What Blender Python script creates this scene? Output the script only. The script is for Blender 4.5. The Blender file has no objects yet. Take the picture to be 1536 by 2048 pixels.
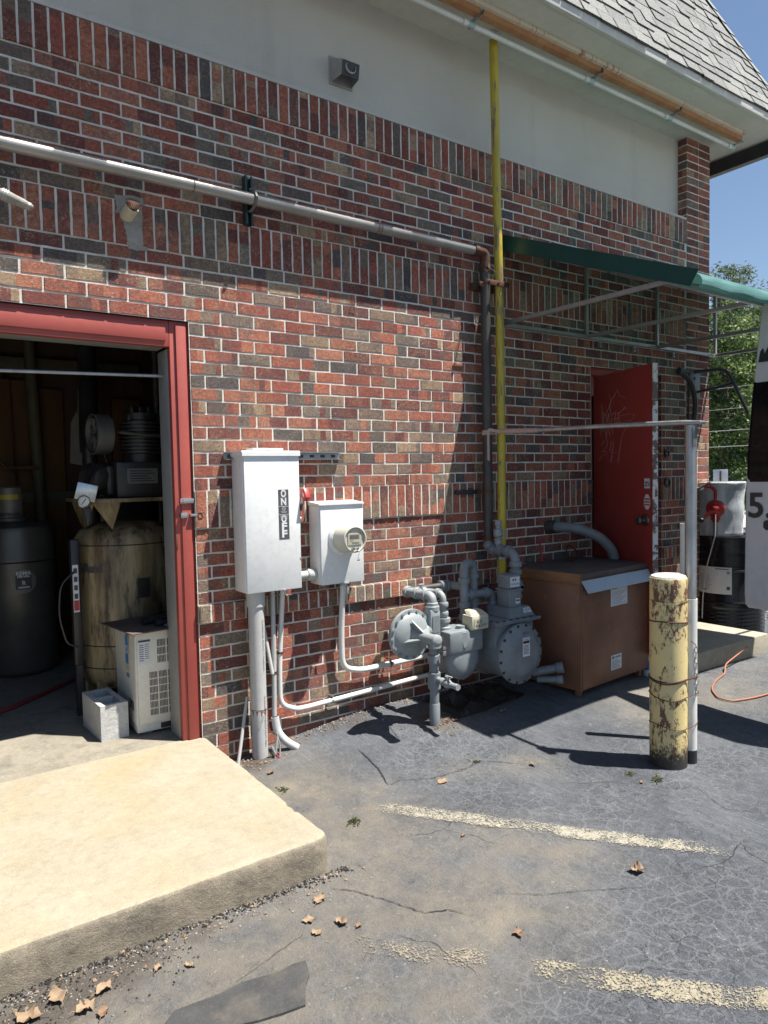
import bpy, bmesh, math, random
from mathutils import Vector, Matrix, noise
R = math.radians
random.seed(7)
SC = bpy.context.scene
COL = SC.collection

# ------------------------------------------------------------------ camera
cam_d = bpy.data.cameras.new("camera")
cam = bpy.data.objects.new("camera", cam_d); COL.objects.link(cam)
YAW, PITCH, ROLL = R(55.03275847548052), R(2.9097453241471536), R(-1.1674945331144764)
_f = Vector((math.cos(YAW)*math.cos(PITCH), math.sin(YAW)*math.cos(PITCH), -math.sin(PITCH)))
_r0 = Vector((math.sin(YAW), -math.cos(YAW), 0)); _u0 = _r0.cross(_f)
_r = _r0*math.cos(ROLL) + _u0*math.sin(ROLL); _u = -_r0*math.sin(ROLL) + _u0*math.cos(ROLL)
CAMP = Vector((0, -3.6168, 1.3834))
cam.matrix_world = Matrix(((_r.x, _u.x, -_f.x, CAMP.x), (_r.y, _u.y, -_f.y, CAMP.y), (_r.z, _u.z, -_f.z, CAMP.z), (0, 0, 0, 1)))
cam_d.sensor_fit = 'VERTICAL'; cam_d.sensor_height = 36; cam_d.lens = 1409.92/2048*36
cam_d.clip_start = 0.05; cam_d.clip_end = 1000
SC.camera = cam

# ------------------------------------------------------------------ world, sun, exposure
SUN_DIR = Vector((1.0, -1.0, 3.3)).normalized()
w = bpy.data.worlds.new("World"); SC.world = w; w.use_nodes = True
nt = w.node_tree; bg = nt.nodes['Background']
sky = nt.nodes.new('ShaderNodeTexSky'); sky.sky_type = 'NISHITA'; sky.sun_disc = False
sky.sun_elevation = math.asin(SUN_DIR.z)
sky.sun_rotation = math.atan2(SUN_DIR.x, SUN_DIR.y)
sky.air_density = 1.0; sky.dust_density = 0.5; sky.ozone_density = 1.6
nt.links.new(sky.outputs[0], bg.inputs[0]); bg.inputs[1].default_value = 0.056
sl = bpy.data.lights.new("sun", 'SUN'); sl.energy = 5.0; sl.angle = R(0.53); sl.color = (1.0, 0.945, 0.86)
so = bpy.data.objects.new("sun", sl); COL.objects.link(so); so.location = (4, -4, 12)
so.rotation_euler = SUN_DIR.to_track_quat('Z', 'Y').to_euler()
SC.view_settings.view_transform = 'Standard'; SC.view_settings.look = 'None'
SC.view_settings.exposure = 1.25; SC.view_settings.gamma = 1.0
SC.cycles.max_bounces = 8; SC.cycles.use_denoising = True

# ------------------------------------------------------------------ materials
class NT:
    def __init__(s, name):
        s.m = bpy.data.materials.new(name); s.m.use_nodes = True
        s.t = s.m.node_tree; s.b = s.t.nodes['Principled BSDF']; s.out = s.t.nodes['Material Output']
        s.co = s.n('ShaderNodeTexCoord').outputs['Object']
    def n(s, t, **k):
        x = s.t.nodes.new(t)
        for a, v in k.items(): setattr(x, a, v)
        return x
    def l(s, a, b): s.t.links.new(a, b)
    def map(s, sc=(1, 1, 1), rot=(0, 0, 0)):
        m = s.n('ShaderNodeMapping'); m.inputs['Scale'].default_value = sc; m.inputs['Rotation'].default_value = rot
        s.l(s.co, m.inputs[0]); return m.outputs[0]
    def noise(s, scale, detail=4, rough=.55, vec=None, dist=0):
        x = s.n('ShaderNodeTexNoise'); x.inputs['Scale'].default_value = scale
        x.inputs['Detail'].default_value = detail; x.inputs['Roughness'].default_value = rough
        x.inputs['Distortion'].default_value = dist
        s.l(vec or s.co, x.inputs['Vector']); return x.outputs['Fac']
    def ramp(s, fac, a, b, ca=(0, 0, 0, 1), cb=(1, 1, 1, 1)):
        x = s.n('ShaderNodeMapRange'); x.inputs[1].default_value = a; x.inputs[2].default_value = b
        x.inputs[3].default_value = 0; x.inputs[4].default_value = 1; x.clamp = True
        s.l(fac, x.inputs[0]); return x.outputs[0]
    def mix(s, fac, a, b, mode='MIX'):
        x = s.n('ShaderNodeMix', data_type='RGBA', blend_type=mode)
        if isinstance(fac, (int, float)): x.inputs[0].default_value = fac
        else: s.l(fac, x.inputs[0])
        for v, i in ((a, 6), (b, 7)):
            if isinstance(v, (tuple, list)): x.inputs[i].default_value = (*v[:3], 1)
            else: s.l(v, x.inputs[i])
        return x.outputs[2]
    def math(s, op, a, b=None):
        x = s.n('ShaderNodeMath', operation=op)
        for v, i in ((a, 0), (b, 1)):
            if v is None: continue
            if isinstance(v, (int, float)): x.inputs[i].default_value = v
            else: s.l(v, x.inputs[i])
        return x.outputs[0]
    def bump(s, h, strength=.3, dist=.005, prev=None):
        x = s.n('ShaderNodeBump'); x.inputs['Strength'].default_value = strength; x.inputs['Distance'].default_value = dist
        s.l(h, x.inputs['Height'])
        if prev is not None: s.l(prev, x.inputs['Normal'])
        return x.outputs[0]
    def set(s, col=None, rough=None, metal=None, nrm=None, **k):
        for v, i in ((col, 'Base Color'), (rough, 'Roughness'), (metal, 'Metallic')):
            if v is None: continue
            if isinstance(v, (int, float)): s.b.inputs[i].default_value = v
            elif isinstance(v, (tuple, list)): s.b.inputs[i].default_value = (*v[:3], 1)
            else: s.l(v, s.b.inputs[i])
        if nrm is not None: s.l(nrm, s.b.inputs['Normal'])
        for a, v in k.items(): s.b.inputs[a.replace('_', ' ')].default_value = v
        return s.m

def pm(name, c1, c2=None, scale=6, rough=.6, metal=0, bump=.15, bscale=120, bdist=.002, spot=None, stretch=(1, 1, 1), coat=0):
    """mottled material; spot=(colour, scale, threshold)"""
    t = NT(name)
    c2 = c2 or tuple(x*.78 for x in c1)
    v = t.map(stretch)
    col = t.mix(t.ramp(t.noise(scale, 6, .6, v), .35, .68), c1, c2)
    col = t.mix(t.math('MULTIPLY', t.ramp(t.noise(scale*9, 3, .6, v), .45, .75), .35), col, tuple(x*.7 for x in c1))
    r = t.n('ShaderNodeMapRange'); t.l(t.noise(scale*3), r.inputs[0])
    r.inputs[3].default_value = max(0, rough-.1); r.inputs[4].default_value = min(1, rough+.12)
    if spot:
        m = t.ramp(t.noise(spot[1], 8, .65, v), spot[2], spot[2]+.03)
        col = t.mix(m, col, spot[0])
    n = t.bump(t.noise(bscale, 4, .6), bump, bdist) if bump else None
    t.set(col, r.outputs[0], metal, n)
    if coat: t.b.inputs['Coat Weight'].default_value = coat
    return t.m

def brick_mat():
    t = NT("brick_clay")
    a = t.n('ShaderNodeAttribute', attribute_name='bcol').outputs['Color']
    st = t.map((1, 1, 1.9))
    fine = t.noise(120, 6, .75, st)
    tan = t.ramp(t.noise(95, 5, .75, st), .50, .62)
    amt = t.ramp(t.noise(9, 4, .65), .45, .66)
    col = t.mix(t.math('MULTIPLY', tan, t.math('MULTIPLY', amt, .9)), a, (.58, .43, .26))
    cool = t.ramp(t.noise(8.3, 4, .65), .48, .66)
    col = t.mix(t.math('MULTIPLY', cool, .5), col, (.13, .11, .105))
    col = t.mix(t.ramp(t.noise(60, 4, .7), .62, .40), col, t.mix(1.0, col, (.62, .60, .60), 'MULTIPLY'))
    pit = t.ramp(fine, .43, .34)
    col = t.mix(pit, col, (.035, .026, .024))
    wht = t.math('MULTIPLY', t.ramp(t.noise(70, 5, .75), .58, .68), t.ramp(t.noise(3.1, 3, .6), .54, .62))
    col = t.mix(t.math('MULTIPLY', wht, .8), col, (.58, .54, .49))
    n = t.bump(fine, 1.0, .012); n = t.bump(t.noise(40, 4, .7), .6, .010, n)
    return t.set(col, .92, 0, n)
def mortar_mat():
    t = NT("mortar")
    col = t.mix(t.ramp(t.noise(9, 5, .7), .35, .7), (.70, .67, .60), (.52, .49, .43))
    col = t.mix(t.math('MULTIPLY', t.ramp(t.noise(1.4, 4, .6), .45, .7), .4), col, (.58, .50, .38))
    return t.set(col, .95, 0, t.bump(t.noise(130, 5, .7), .9, .007))
def asphalt_mat():
    t = NT("worn_asphalt")
    d = t.n('ShaderNodeAttribute', attribute_name='dirt').outputs['Fac']
    base = t.mix(t.ramp(t.noise(1.9, 8, .7), .34, .66), (.036, .043, .055), (.082, .092, .110))
    base = t.mix(t.math('MULTIPLY', t.ramp(t.noise(7, 7, .75), .44, .66), .6), base, (.032, .037, .047))
    base = t.mix(t.math('MULTIPLY', t.ramp(t.noise(26, 6, .75), .50, .66), .45), base, (.115, .125, .142))
    # comb marks of the old seal coat
    st = t.map((60, 2.6, 1), (0, 0, R(-18)))
    comb = t.math('MULTIPLY', t.ramp(t.noise(1.7, 6, .75, st), .50, .60), t.ramp(t.noise(1.9, 4, .65), .50, .60))
    base = t.mix(t.math('MULTIPLY', comb, .55), base, (.145, .155, .17))
    wn = t.n('ShaderNodeTexNoise'); wn.inputs['Scale'].default_value = 9; wn.inputs['Detail'].default_value = 7; wn.inputs['Roughness'].default_value = .7; t.l(t.co, wn.inputs['Vector'])
    warp = t.mix(.055, t.co, wn.outputs['Color'])
    def web(scale, w0, w1):
        v = t.n('ShaderNodeTexVoronoi', feature='DISTANCE_TO_EDGE'); v.inputs['Scale'].default_value = scale; t.l(warp, v.inputs['Vector'])
        return t.ramp(v.outputs['Distance'], w1, w0)
    m1 = t.ramp(t.noise(1.1, 5, .65), .42, .56); m2 = t.ramp(t.noise(1.7, 4, .6, t.map((1, 1, 1), (0, 0, 1))), .50, .62)
    wb = t.math('MULTIPLY', t.math('MAXIMUM', web(15, .0, .06), t.math('MULTIPLY', web(31, .0, .07), .7)), m1)
    base = t.mix(t.math('MULTIPLY', wb, .62), base, (.165, .175, .19))
    dk = t.math('MULTIPLY', t.math('MULTIPLY', web(19, .0, .028), m2), t.ramp(t.noise(23, 5, .7), .40, .58))
    base = t.mix(t.math('MULTIPLY', dk, .40), base, (.024, .026, .03))
    # dust and sand
    dn = t.math('MULTIPLY', t.ramp(d, .0, .75), t.ramp(t.noise(6, 9, .78), .26, .60))
    base = t.mix(t.math('MULTIPLY', dn, .85), base, (.160, .142, .115))
    base = t.mix(t.math('MULTIPLY', t.math('MULTIPLY', d, t.ramp(t.noise(2.7, 5, .6), .52, .70)), .7), base, (.235, .205, .155))
    so_ = t.n('ShaderNodeAttribute', attribute_name='soil').outputs['Fac']
    base = t.mix(t.math('MULTIPLY', t.ramp(t.math('ADD', so_, t.math('MULTIPLY', t.noise(11, 8, .75), .7)), .52, .78), .9), base, (.062, .050, .040))
    # dark cracks
    wn2 = t.n('ShaderNodeTexNoise'); wn2.inputs['Scale'].default_value = 2.2; wn2.inputs['Detail'].default_value = 6; t.l(t.co, wn2.inputs['Vector'])
    warp = t.mix(.22, t.co, wn2.outputs['Color'])
    ck = t.math('MULTIPLY', web(1.3, .0, .0035), t.ramp(t.noise(1.3, 3, .5), .52, .58))
    base = t.mix(t.math('MULTIPLY', ck, .9), base, (.015, .015, .016))
    g = t.noise(330, 3, .8)
    base = t.mix(t.math('MULTIPLY', t.ramp(g, .56, .66), .55), base, (.19, .195, .20))
    base = t.mix(t.math('MULTIPLY', t.ramp(g, .44, .34), .65), base, (.025, .025, .028))
    pk = t.ramp(t.noise(75, 2, .5), .70, .73)
    base = t.mix(t.math('MULTIPLY', pk, .6), base, (.28, .27, .245))
    n = t.bump(t.noise(150, 5, .75), .9, .008); n = t.bump(t.noise(14, 5, .65), .4, .03, n)
    n = t.bump(t.math('SUBTRACT', 1.0, t.math('MAXIMUM', ck, t.math('MULTIPLY', dk, t.math('SUBTRACT', 1.0, dn)))), .8, .006, n)
    return t.set(base, .88, 0, n)
def paint_line_mat(col, thr):
    t = NT("worn_line_paint")
    e = t.n('ShaderNodeAttribute', attribute_name='edge').outputs['Fac']
    m = t.math('ADD', t.math('MULTIPLY', t.noise(130, 5, .8), 1.0), t.math('MULTIPLY', t.noise(11, 6, .75), .55))
    m = t.math('ADD', m, t.math('MULTIPLY', e, .32))
    v = t.n('ShaderNodeTexVoronoi', feature='DISTANCE_TO_EDGE'); v.inputs['Scale'].default_value = 19; wn = t.n('ShaderNodeTexNoise'); wn.inputs['Scale'].default_value = 14; wn.inputs['Detail'].default_value = 6; t.l(t.co, wn.inputs['Vector']); t.l(t.mix(.05, t.co, wn.outputs['Color']), v.inputs['Vector'])
    vv = t.math('MAXIMUM', t.ramp(v.outputs['Distance'], .0, .03), t.ramp(t.noise(2.6, 3, .6), .52, .46))
    m = t.math('MULTIPLY', t.ramp(m, thr+.10, thr+.15), vv)
    c = t.mix(t.ramp(t.noise(30, 6, .7), .35, .7), col, tuple(x*.62 for x in col))
    t.set(c, .85, 0, t.bump(t.noise(150, 4), .6, .004)); t.l(m, t.b.inputs['Alpha'])
    return t.m
def concrete_mat(name, a, b, stain=None, dark=None, sc=3, bump=.35):
    t = NT(name)
    c = t.mix(t.ramp(t.noise(sc, 7, .65), .3, .7), a, b)
    if stain: c = t.mix(t.math('MULTIPLY', t.ramp(t.noise(1.7, 5, .6), .48, .72), .6), c, stain)
    if dark: c = t.mix(t.math('MULTIPLY', t.ramp(t.noise(5.5, 7, .7, t.map((1, 1, 2))), .50, .70), .85), c, dark)
    c = t.mix(t.math('MULTIPLY', t.ramp(t.noise(17, 7, .75), .44, .64), .38), c, tuple(x*.66 for x in b))
    c = t.mix(t.math('MULTIPLY', t.ramp(t.noise(38, 5, .75), .54, .68), .35), c, tuple(min(1, x*1.35) for x in a))
    g = t.noise(200, 3, .8)
    c = t.mix(t.math('MULTIPLY', t.ramp(g, .54, .66), .45), c, tuple(x*.58 for x in a))
    c = t.mix(t.math('MULTIPLY', t.ramp(t.noise(120, 4, .75), .50, .64), .35), c, tuple(min(1, x*1.3) for x in a))
    c = t.mix(t.math('MULTIPLY', t.ramp(t.noise(60, 4, .7), .62, .70), .3), c, tuple(x*.6 for x in a))
    n = t.bump(t.noise(190, 5, .75), bump, .004); n = t.bump(t.noise(22, 4), bump*.6, .01, n)
    return t.set(c, .9, 0, n)
def bollard_mat():
    t = NT("chipped_yellow_paint")
    y = t.mix(t.ramp(t.noise(5, 5, .6), .35, .7), (.66, .53, .24), (.56, .46, .24))
    a = t.noise(24, 8, .8, t.map((1, 1, .45)))
    band = t.noise(2.6, 2, .5)
    m = t.ramp(t.math('ADD', a, t.math('MULTIPLY', band, .35)), .705, .72)
    rust = t.mix(t.noise(60, 4), (.085, .035, .022), (.20, .085, .05))
    c = t.mix(m, y, rust)
    c = t.mix(t.math('MULTIPLY', t.ramp(t.noise(90, 5, .7), .62, .67), .8), c, (.07, .04, .03))
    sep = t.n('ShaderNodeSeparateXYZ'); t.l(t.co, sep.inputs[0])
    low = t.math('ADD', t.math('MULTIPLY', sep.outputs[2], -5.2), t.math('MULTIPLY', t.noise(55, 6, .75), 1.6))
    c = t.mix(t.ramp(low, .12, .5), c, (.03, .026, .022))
    n = t.bump(t.math('SUBTRACT', 1.0, m), .6, .002); n = t.bump(t.noise(130, 4), .25, .003, n)
    return t.set(c, .62, 0, n)
def stucco_mat():
    t = NT("grey_stucco")
    c = t.mix(t.ramp(t.noise(.9, 5, .6), .3, .7), (.60, .57, .51), (.52, .495, .44))
    st = t.ramp(t.noise(1.3, 4, .6, t.map((3.2, 3.2, .35))), .58, .78)
    c = t.mix(t.math('MULTIPLY', st, .30), c, (.36, .335, .28))
    g = t.noise(115, 4, .8)
    c = t.mix(t.math('MULTIPLY', t.ramp(g, .50, .68), .38), c, (.33, .32, .29))
    n = t.bump(g, .9, .007); n = t.bump(t.noise(20, 5), .4, .015, n)
    return t.set(c, .92, 0, n)
def shingle_mat():
    t = NT("shingle_granules")
    a = t.n('ShaderNodeAttribute', attribute_name='bcol').outputs['Color']
    g = t.noise(170, 3, .85)
    c = t.mix(t.ramp(g, .52, .66), a, (.38, .38, .365))
    c = t.mix(t.ramp(g, .45, .34), c, (.06, .06, .06))
    return t.set(c, .95, 0, t.bump(g, .8, .006))
def leaf_mat(name, c1, c2, tr=.3):
    t = NT(name)
    c = t.mix(t.ramp(t.noise(.9, 4, .6), .38, .62), c1, c2)
    c = t.mix(t.math('MULTIPLY', t.ramp(t.noise(4.3, 3, .6), .5, .7), .5), c, tuple(x*.6 for x in c1))
    t.set(c, .55)
    tl = t.n('ShaderNodeBsdfTranslucent'); t.l(c, tl.inputs[0])
    mx = t.n('ShaderNodeMixShader'); mx.inputs[0].default_value = tr
    t.l(t.b.outputs[0], mx.inputs[1]); t.l(tl.outputs[0], mx.inputs[2]); t.l(mx.outputs[0], t.out.inputs[0])
    return t.m
def peel_mat():
    t = NT("peeling_white_paint")
    m = t.ramp(t.noise(16, 7, .7), .50, .52)
    c = t.mix(m, (.66, .66, .64), (.16, .12, .10))
    return t.set(c, .7, 0, t.bump(t.math('SUBTRACT', 1.0, m), .5, .002))
def rust_mat():
    t = NT("rusted_trough_metal")
    c = t.mix(t.ramp(t.noise(5, 6, .7), .35, .7), (.42, .215, .095), (.28, .12, .06))
    c = t.mix(t.ramp(t.noise(24, 5, .7), .55, .70), c, (.20, .085, .045))
    return t.set(c, .85, 0, t.bump(t.noise(50, 5, .7), .4, .003))
def rust_drip_mat():
    t = NT("rust_streaked_white_metal")
    m = t.ramp(t.math('ADD', t.noise(5, 6, .7, t.map((7, 1, .5))), t.math('MULTIPLY', t.noise(1.1, 2), .4)), .76, .84)
    c = t.mix(m, (.55, .48, .38), (.30, .13, .08))
    return t.set(c, .75, 0, t.bump(t.noise(80, 4), .3, .003))
def wrap_mat():
    t = NT("plastic_wrap_film")
    v = t.noise(5, 5, .6, t.map((1.5, 1.5, .5)), 1.2)
    c = t.mix(t.ramp(v, .4, .65), (.34, .37, .40), (.52, .55, .58))
    n = t.bump(t.noise(6, 4, .55, t.map((1.5, 1.5, .5)), 1.5), .5, .02)
    return t.set(c, .18, 0, n, Coat_Weight=.6)
def yellow_mat():
    t = NT("yellow_pipe_paint")
    c = t.mix(t.ramp(t.noise(9, 6, .6, t.map((1, 1, .3))), .4, .7), (.47, .37, .03), (.33, .26, .035))
    c = t.mix(t.ramp(t.noise(7, 7, .75, t.map((2.4, 2.4, .35))), .55, .59), c, (.17, .125, .09))
    return t.set(c, .42, 0, t.bump(t.noise(90, 3), .15, .002))
def tank_mat():
    t = NT("oil_stained_tank")
    c = t.mix(t.ramp(t.noise(3.2, 6, .65, t.map((3, 3, .45))), .36, .62), (.34, .27, .15), (.11, .075, .038))
    c = t.mix(t.ramp(t.noise(7, 6, .7, t.map((2, 2, .4))), .50, .62), c, (.05, .034, .022))
    return t.set(c, .5, 0, t.bump(t.noise(50, 4), .2, .003))

M = {}
M['brick'] = brick_mat(); M['mortar'] = mortar_mat(); M['asphalt'] = asphalt_mat(); M['stucco'] = stucco_mat()
M['line'] = paint_line_mat((.31, .29, .235), .93); M['line2'] = paint_line_mat((.25, .222, .17), 1.01); M['line3'] = paint_line_mat((.28, .25, .185), .985)
M['pad'] = concrete_mat("cream_pad_concrete", (.31, .28, .212), (.25, .222, .165), (.31, .232, .115), None, 3.2, .5)  # the concrete's own cream tone, with golden stains
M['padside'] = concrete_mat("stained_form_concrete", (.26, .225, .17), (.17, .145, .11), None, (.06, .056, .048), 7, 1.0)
M['floor'] = concrete_mat("dirty_floor_concrete", (.25, .228, .18), (.18, .162, .13), None, (.09, .083, .07), 3, .5)
M['slab'] = concrete_mat("step_concrete", (.34, .315, .26), (.27, .25, .20), None, None, 4, .6)
M['block'] = concrete_mat("cinder_block_concrete", (.50, .50, .49), (.40, .40, .39), None, None, 8, .9)
M['patchc'] = concrete_mat("smeared_cement", (.34, .315, .275), (.22, .205, .18), None, None, 8, .8)
M['bollard'] = bollard_mat(); M['capc'] = concrete_mat("bollard_fill_concrete", (.58, .55, .48), (.46, .43, .37), None, None, 12, .9)
M['shingle'] = shingle_mat(); M['peel'] = peel_mat(); M['rust'] = rust_mat(); M['drip'] = rust_drip_mat(); M['wrap'] = wrap_mat()
M['yellow'] = yellow_mat(); M['tank'] = tank_mat()
M['soffit'] = pm("soffit_paint", (.58, .55, .48), (.50, .475, .41), 2, .9, bump=.5, bscale=220, bdist=.003)
M['fascia'] = pm("fascia_paint", (.52, .51, .47), (.42, .41, .37), 3, .6)
M['white'] = pm("white_pvc", (.66, .66, .64), (.55, .55, .52), 5, .45, bump=.05)
M['pvcgrey'] = pm("grey_conduit_pvc", (.45, .455, .45), (.38, .385, .375), 5, .5, bump=.06)
M['panel'] = pm("panel_enamel", (.70, .71, .71), (.63, .645, .645), 4, .38, bump=.05, bscale=30, spot=((.40, .39, .36), 40, .72), coat=.15)
M['panelside'] = M['panel']
M['galv'] = pm("galvanized_steel", (.42, .43, .44), (.28, .29, .30), 14, .42, .75, bump=.15, stretch=(1, 1, .5))
M['pipe'] = pm("weathered_steel_pipe", (.36, .345, .32), (.24, .225, .20), 6, .42, .4, bump=.25, stretch=(.4, 1, 1))
M['blackpipe'] = pm("dark_painted_pipe", (.045, .043, .042), (.085, .075, .065), 6, .5, .3, bump=.25, stretch=(1, 1, .4), spot=((.14, .075, .045), 11, .66))
M['gas'] = pm("gas_meter_grey_paint", (.20, .225, .24), (.135, .152, .165), 7, .5, bump=.3, bscale=70, spot=((.13, .095, .07), 26, .67))
M['gaslight'] = pm("light_grey_regulator_paint", (.27, .30, .31), (.20, .222, .228), 7, .5, bump=.3, bscale=70, spot=((.15, .12, .10), 30, .68))
M['cream'] = pm("cream_plastic", (.52, .49, .36), (.44, .41, .30), 6, .5, bump=.08)
M['meterc'] = pm("meter_beige_plastic", (.50, .485, .42), (.42, .41, .35), 6, .35, bump=.04)
M['lcd'] = pm("meter_display_grey", (.10, .105, .09), (.14, .145, .12), 20, .25, bump=0)
M['face'] = pm("meter_face_plate", (.40, .39, .30), (.34, .33, .26), 15, .4, bump=0)
M['black'] = pm("black_paint", (.018, .018, .02), (.03, .03, .032), 8, .4, bump=.1)
M['drum'] = pm("glossy_black_drum_paint", (.008, .009, .012), (.014, .015, .018), 5, .24, bump=.06, bscale=20)
M['redframe'] = pm("red_frame_paint", (.33, .065, .05), (.28, .052, .042), 3, .5, bump=.12, spot=((.12, .05, .04), 26, .74))
M['reddoor'] = pm("dark_red_door_paint", (.285, .034, .027), (.23, .028, .022), 2.5, .38, bump=.1)
M['greyjamb'] = pm("grey_jamb_paint", (.26, .265, .26), (.20, .205, .20), 3, .6, spot=((.12, .08, .06), 20, .73))
M['green'] = pm("dark_green_vinyl", (.010, .060, .050), (.008, .045, .038), 3, .35, bump=.1, bscale=40)
M['greenmetal'] = pm("dark_green_channel", (.012, .035, .028), (.02, .045, .04), 5, .45)
M['alu'] = pm("mill_aluminium", (.40, .39, .38), (.30, .29, .28), 8, .4, .6, bump=.1)
M['cab'] = pm("weathered_brown_panel", (.215, .098, .056), (.125, .058, .036), 3.2, .45, bump=.3, bscale=40, spot=((.21, .125, .085), 14, .64))
M['cabtop'] = pm("weathered_cabinet_top", (.115, .085, .075), (.06, .045, .04), 5, .7, bump=.4)
M['cabedge'] = pm("orange_wood_edge", (.24, .11, .045), (.16, .075, .035), 6, .6, stretch=(1, 1, 4))
M['flap'] = pm("pale_blue_grey_vinyl", (.42, .47, .52), (.36, .40, .45), 5, .5, bump=.1)
M['paper'] = pm("printed_paper", (.62, .64, .66), (.55, .57, .59), 10, .7, bump=0)
M['ink'] = pm("label_ink", (.05, .05, .055), (.08, .08, .085), 20, .7, bump=0)
M['greyink'] = pm("faded_label_ink", (.22, .22, .23), (.30, .30, .31), 20, .7, bump=0)
M['redpl'] = pm("red_plastic", (.42, .03, .035), (.34, .025, .03), 6, .4)
M['chrome'] = pm("worn_chrome", (.55, .55, .54), (.40, .40, .39), 12, .25, .9, bump=.1)
M['knob'] = pm("dull_bronze_knob", (.16, .14, .12), (.10, .09, .08), 10, .35, .8)
M['beige'] = pm("beige_appliance_paint", (.68, .66, .59), (.58, .56, .50), 4, .45, spot=((.20, .15, .10), 14, .72))
M['vent'] = pm("grille_slot_shadow_grey", (.07, .065, .06), (.05, .048, .045), 12, .7)
M['hoodgrey'] = pm('hood_grey_paint', (.36, .34, .32), (.28, .27, .25), 8, .5)
M['cangrey'] = pm("speckled_grey_enamel", (.11, .107, .10), (.075, .072, .07), 5, .35, .3, bump=.1)
M['dark'] = pm("oily_cast_iron", (.035, .033, .031), (.055, .05, .046), 9, .4, .4, bump=.3)
M['midgrey'] = pm("dusty_grey_metal", (.18, .175, .165), (.12, .115, .11), 8, .5, .3)
M['woodboard'] = pm("brown_plywood", (.15, .072, .028), (.10, .048, .02), 2, .7, stretch=(4, 4, .5))
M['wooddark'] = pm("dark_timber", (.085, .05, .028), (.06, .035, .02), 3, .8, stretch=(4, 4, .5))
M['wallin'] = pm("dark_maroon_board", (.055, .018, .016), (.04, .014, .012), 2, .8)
M['olive'] = pm("dusty_olive_pipe", (.12, .115, .07), (.09, .085, .05), 6, .6)
M['pinktape'] = pm("faded_pink_tape", (.46, .33, .29), (.36, .25, .22), 12, .7)
M['orange'] = pm("orange_cord_jacket", (.34, .13, .07), (.27, .10, .06), 8, .6)
M['rustwire'] = pm("rusty_wire", (.12, .055, .035), (.07, .035, .025), 15, .7, .4)
M['hosegrey'] = pm("grey_rubber_hose", (.19, .20, .20), (.15, .155, .155), 9, .6)
M['redhose'] = pm("dull_red_hose", (.22, .03, .03), (.16, .025, .025), 8, .6)
M['dryleaf'] = pm("dry_brown_leaf", (.27, .195, .12), (.15, .10, .065), 30, .8, bump=.5, bscale=160)
M['dryleaf2'] = pm("dark_dry_leaf", (.20, .12, .075), (.12, .07, .045), 30, .8, bump=.5, bscale=160)
M['stone'] = pm("loose_gravel", (.26, .25, .23), (.16, .155, .145), 20, .9, bump=.5)
M['oldasph'] = concrete_mat("old_patch_asphalt", (.060, .060, .060), (.036, .038, .041), None, (.12, .105, .082), 9, .9)
M['crack'] = pm('crack_shadow_dirt', (.016, .016, .017), (.03, .028, .026), 30, .95)
M['road'] = concrete_mat("pale_road_concrete", (.50, .48, .44), (.42, .40, .37), None, None, 1, .3)
M['vanwhite'] = pm("white_van_paint", (.60, .60, .61), (.58, .58, .59), 2, .16, bump=0, coat=.5)
M['vanblack'] = pm("tinted_van_glass", (.006, .006, .008), (.008, .008, .010), 2, .05, bump=0)
M['vanblack'].node_tree.nodes['Principled BSDF'].inputs['Specular IOR Level'].default_value = .22
M['rubber'] = pm("tyre_rubber", (.02, .02, .02), (.03, .03, .03), 8, .8)
M['bark'] = pm("tree_bark", (.10, .075, .055), (.06, .045, .035), 6, .9, bump=.8, bscale=30, bdist=.02, stretch=(3, 3, .6))
M['leafA'] = leaf_mat("broad_leaf_green", (.15, .21, .06), (.08, .13, .04), .40)
M['leafB'] = leaf_mat("dark_leaf_green", (.055, .095, .035), (.035, .065, .025), .3)  # darker leaf green, mixed clump by clump into the crowns
M['leafC'] = leaf_mat("pine_needle_green", (.13, .16, .075), (.075, .105, .05), .3)
M['grass'] = leaf_mat("verge_grass_green", (.16, .22, .06), (.10, .15, .04), .2)
M['weed'] = leaf_mat("weed_green", (.12, .16, .06), (.16, .15, .07), .3)
M['sign'] = pm("aluminium_sign_back", (.50, .52, .55), (.45, .47, .50), 3, .4, .3)
M['wire'] = pm("pale_power_cable", (.34, .35, .34), (.28, .29, .28), 3, .6)
M['blue'] = pm("blue_print", (.05, .22, .50), (.04, .18, .42), 8, .5)
M['teal'] = pm("coupling_pale_teal", (.34, .45, .45), (.28, .38, .38), 8, .5)
M['carpaint'] = pm("pale_car_paint", (.62, .62, .60), (.55, .55, .53), 3, .25, bump=0, coat=.4)
M['tool'] = pm("blue_tool_handle", (.05, .16, .26), (.04, .12, .20), 8, .5)
def canopy_mat():
    t = NT("teal_awning_fabric")
    c = t.mix(t.ramp(t.noise(3, 4, .6, t.map((1, 8, 1))), .4, .65), (.02, .085, .07), (.015, .065, .055))
    t.set(c, .55)
    tl = t.n('ShaderNodeBsdfTranslucent'); tl.inputs[0].default_value = (.16, .55, .47, 1)
    mx = t.n('ShaderNodeMixShader'); mx.inputs[0].default_value = .05
    t.l(t.b.outputs[0], mx.inputs[1]); t.l(tl.outputs[0], mx.inputs[2]); t.l(mx.outputs[0], t.out.inputs[0])
    return t.m
M['canopy'] = canopy_mat()
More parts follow.
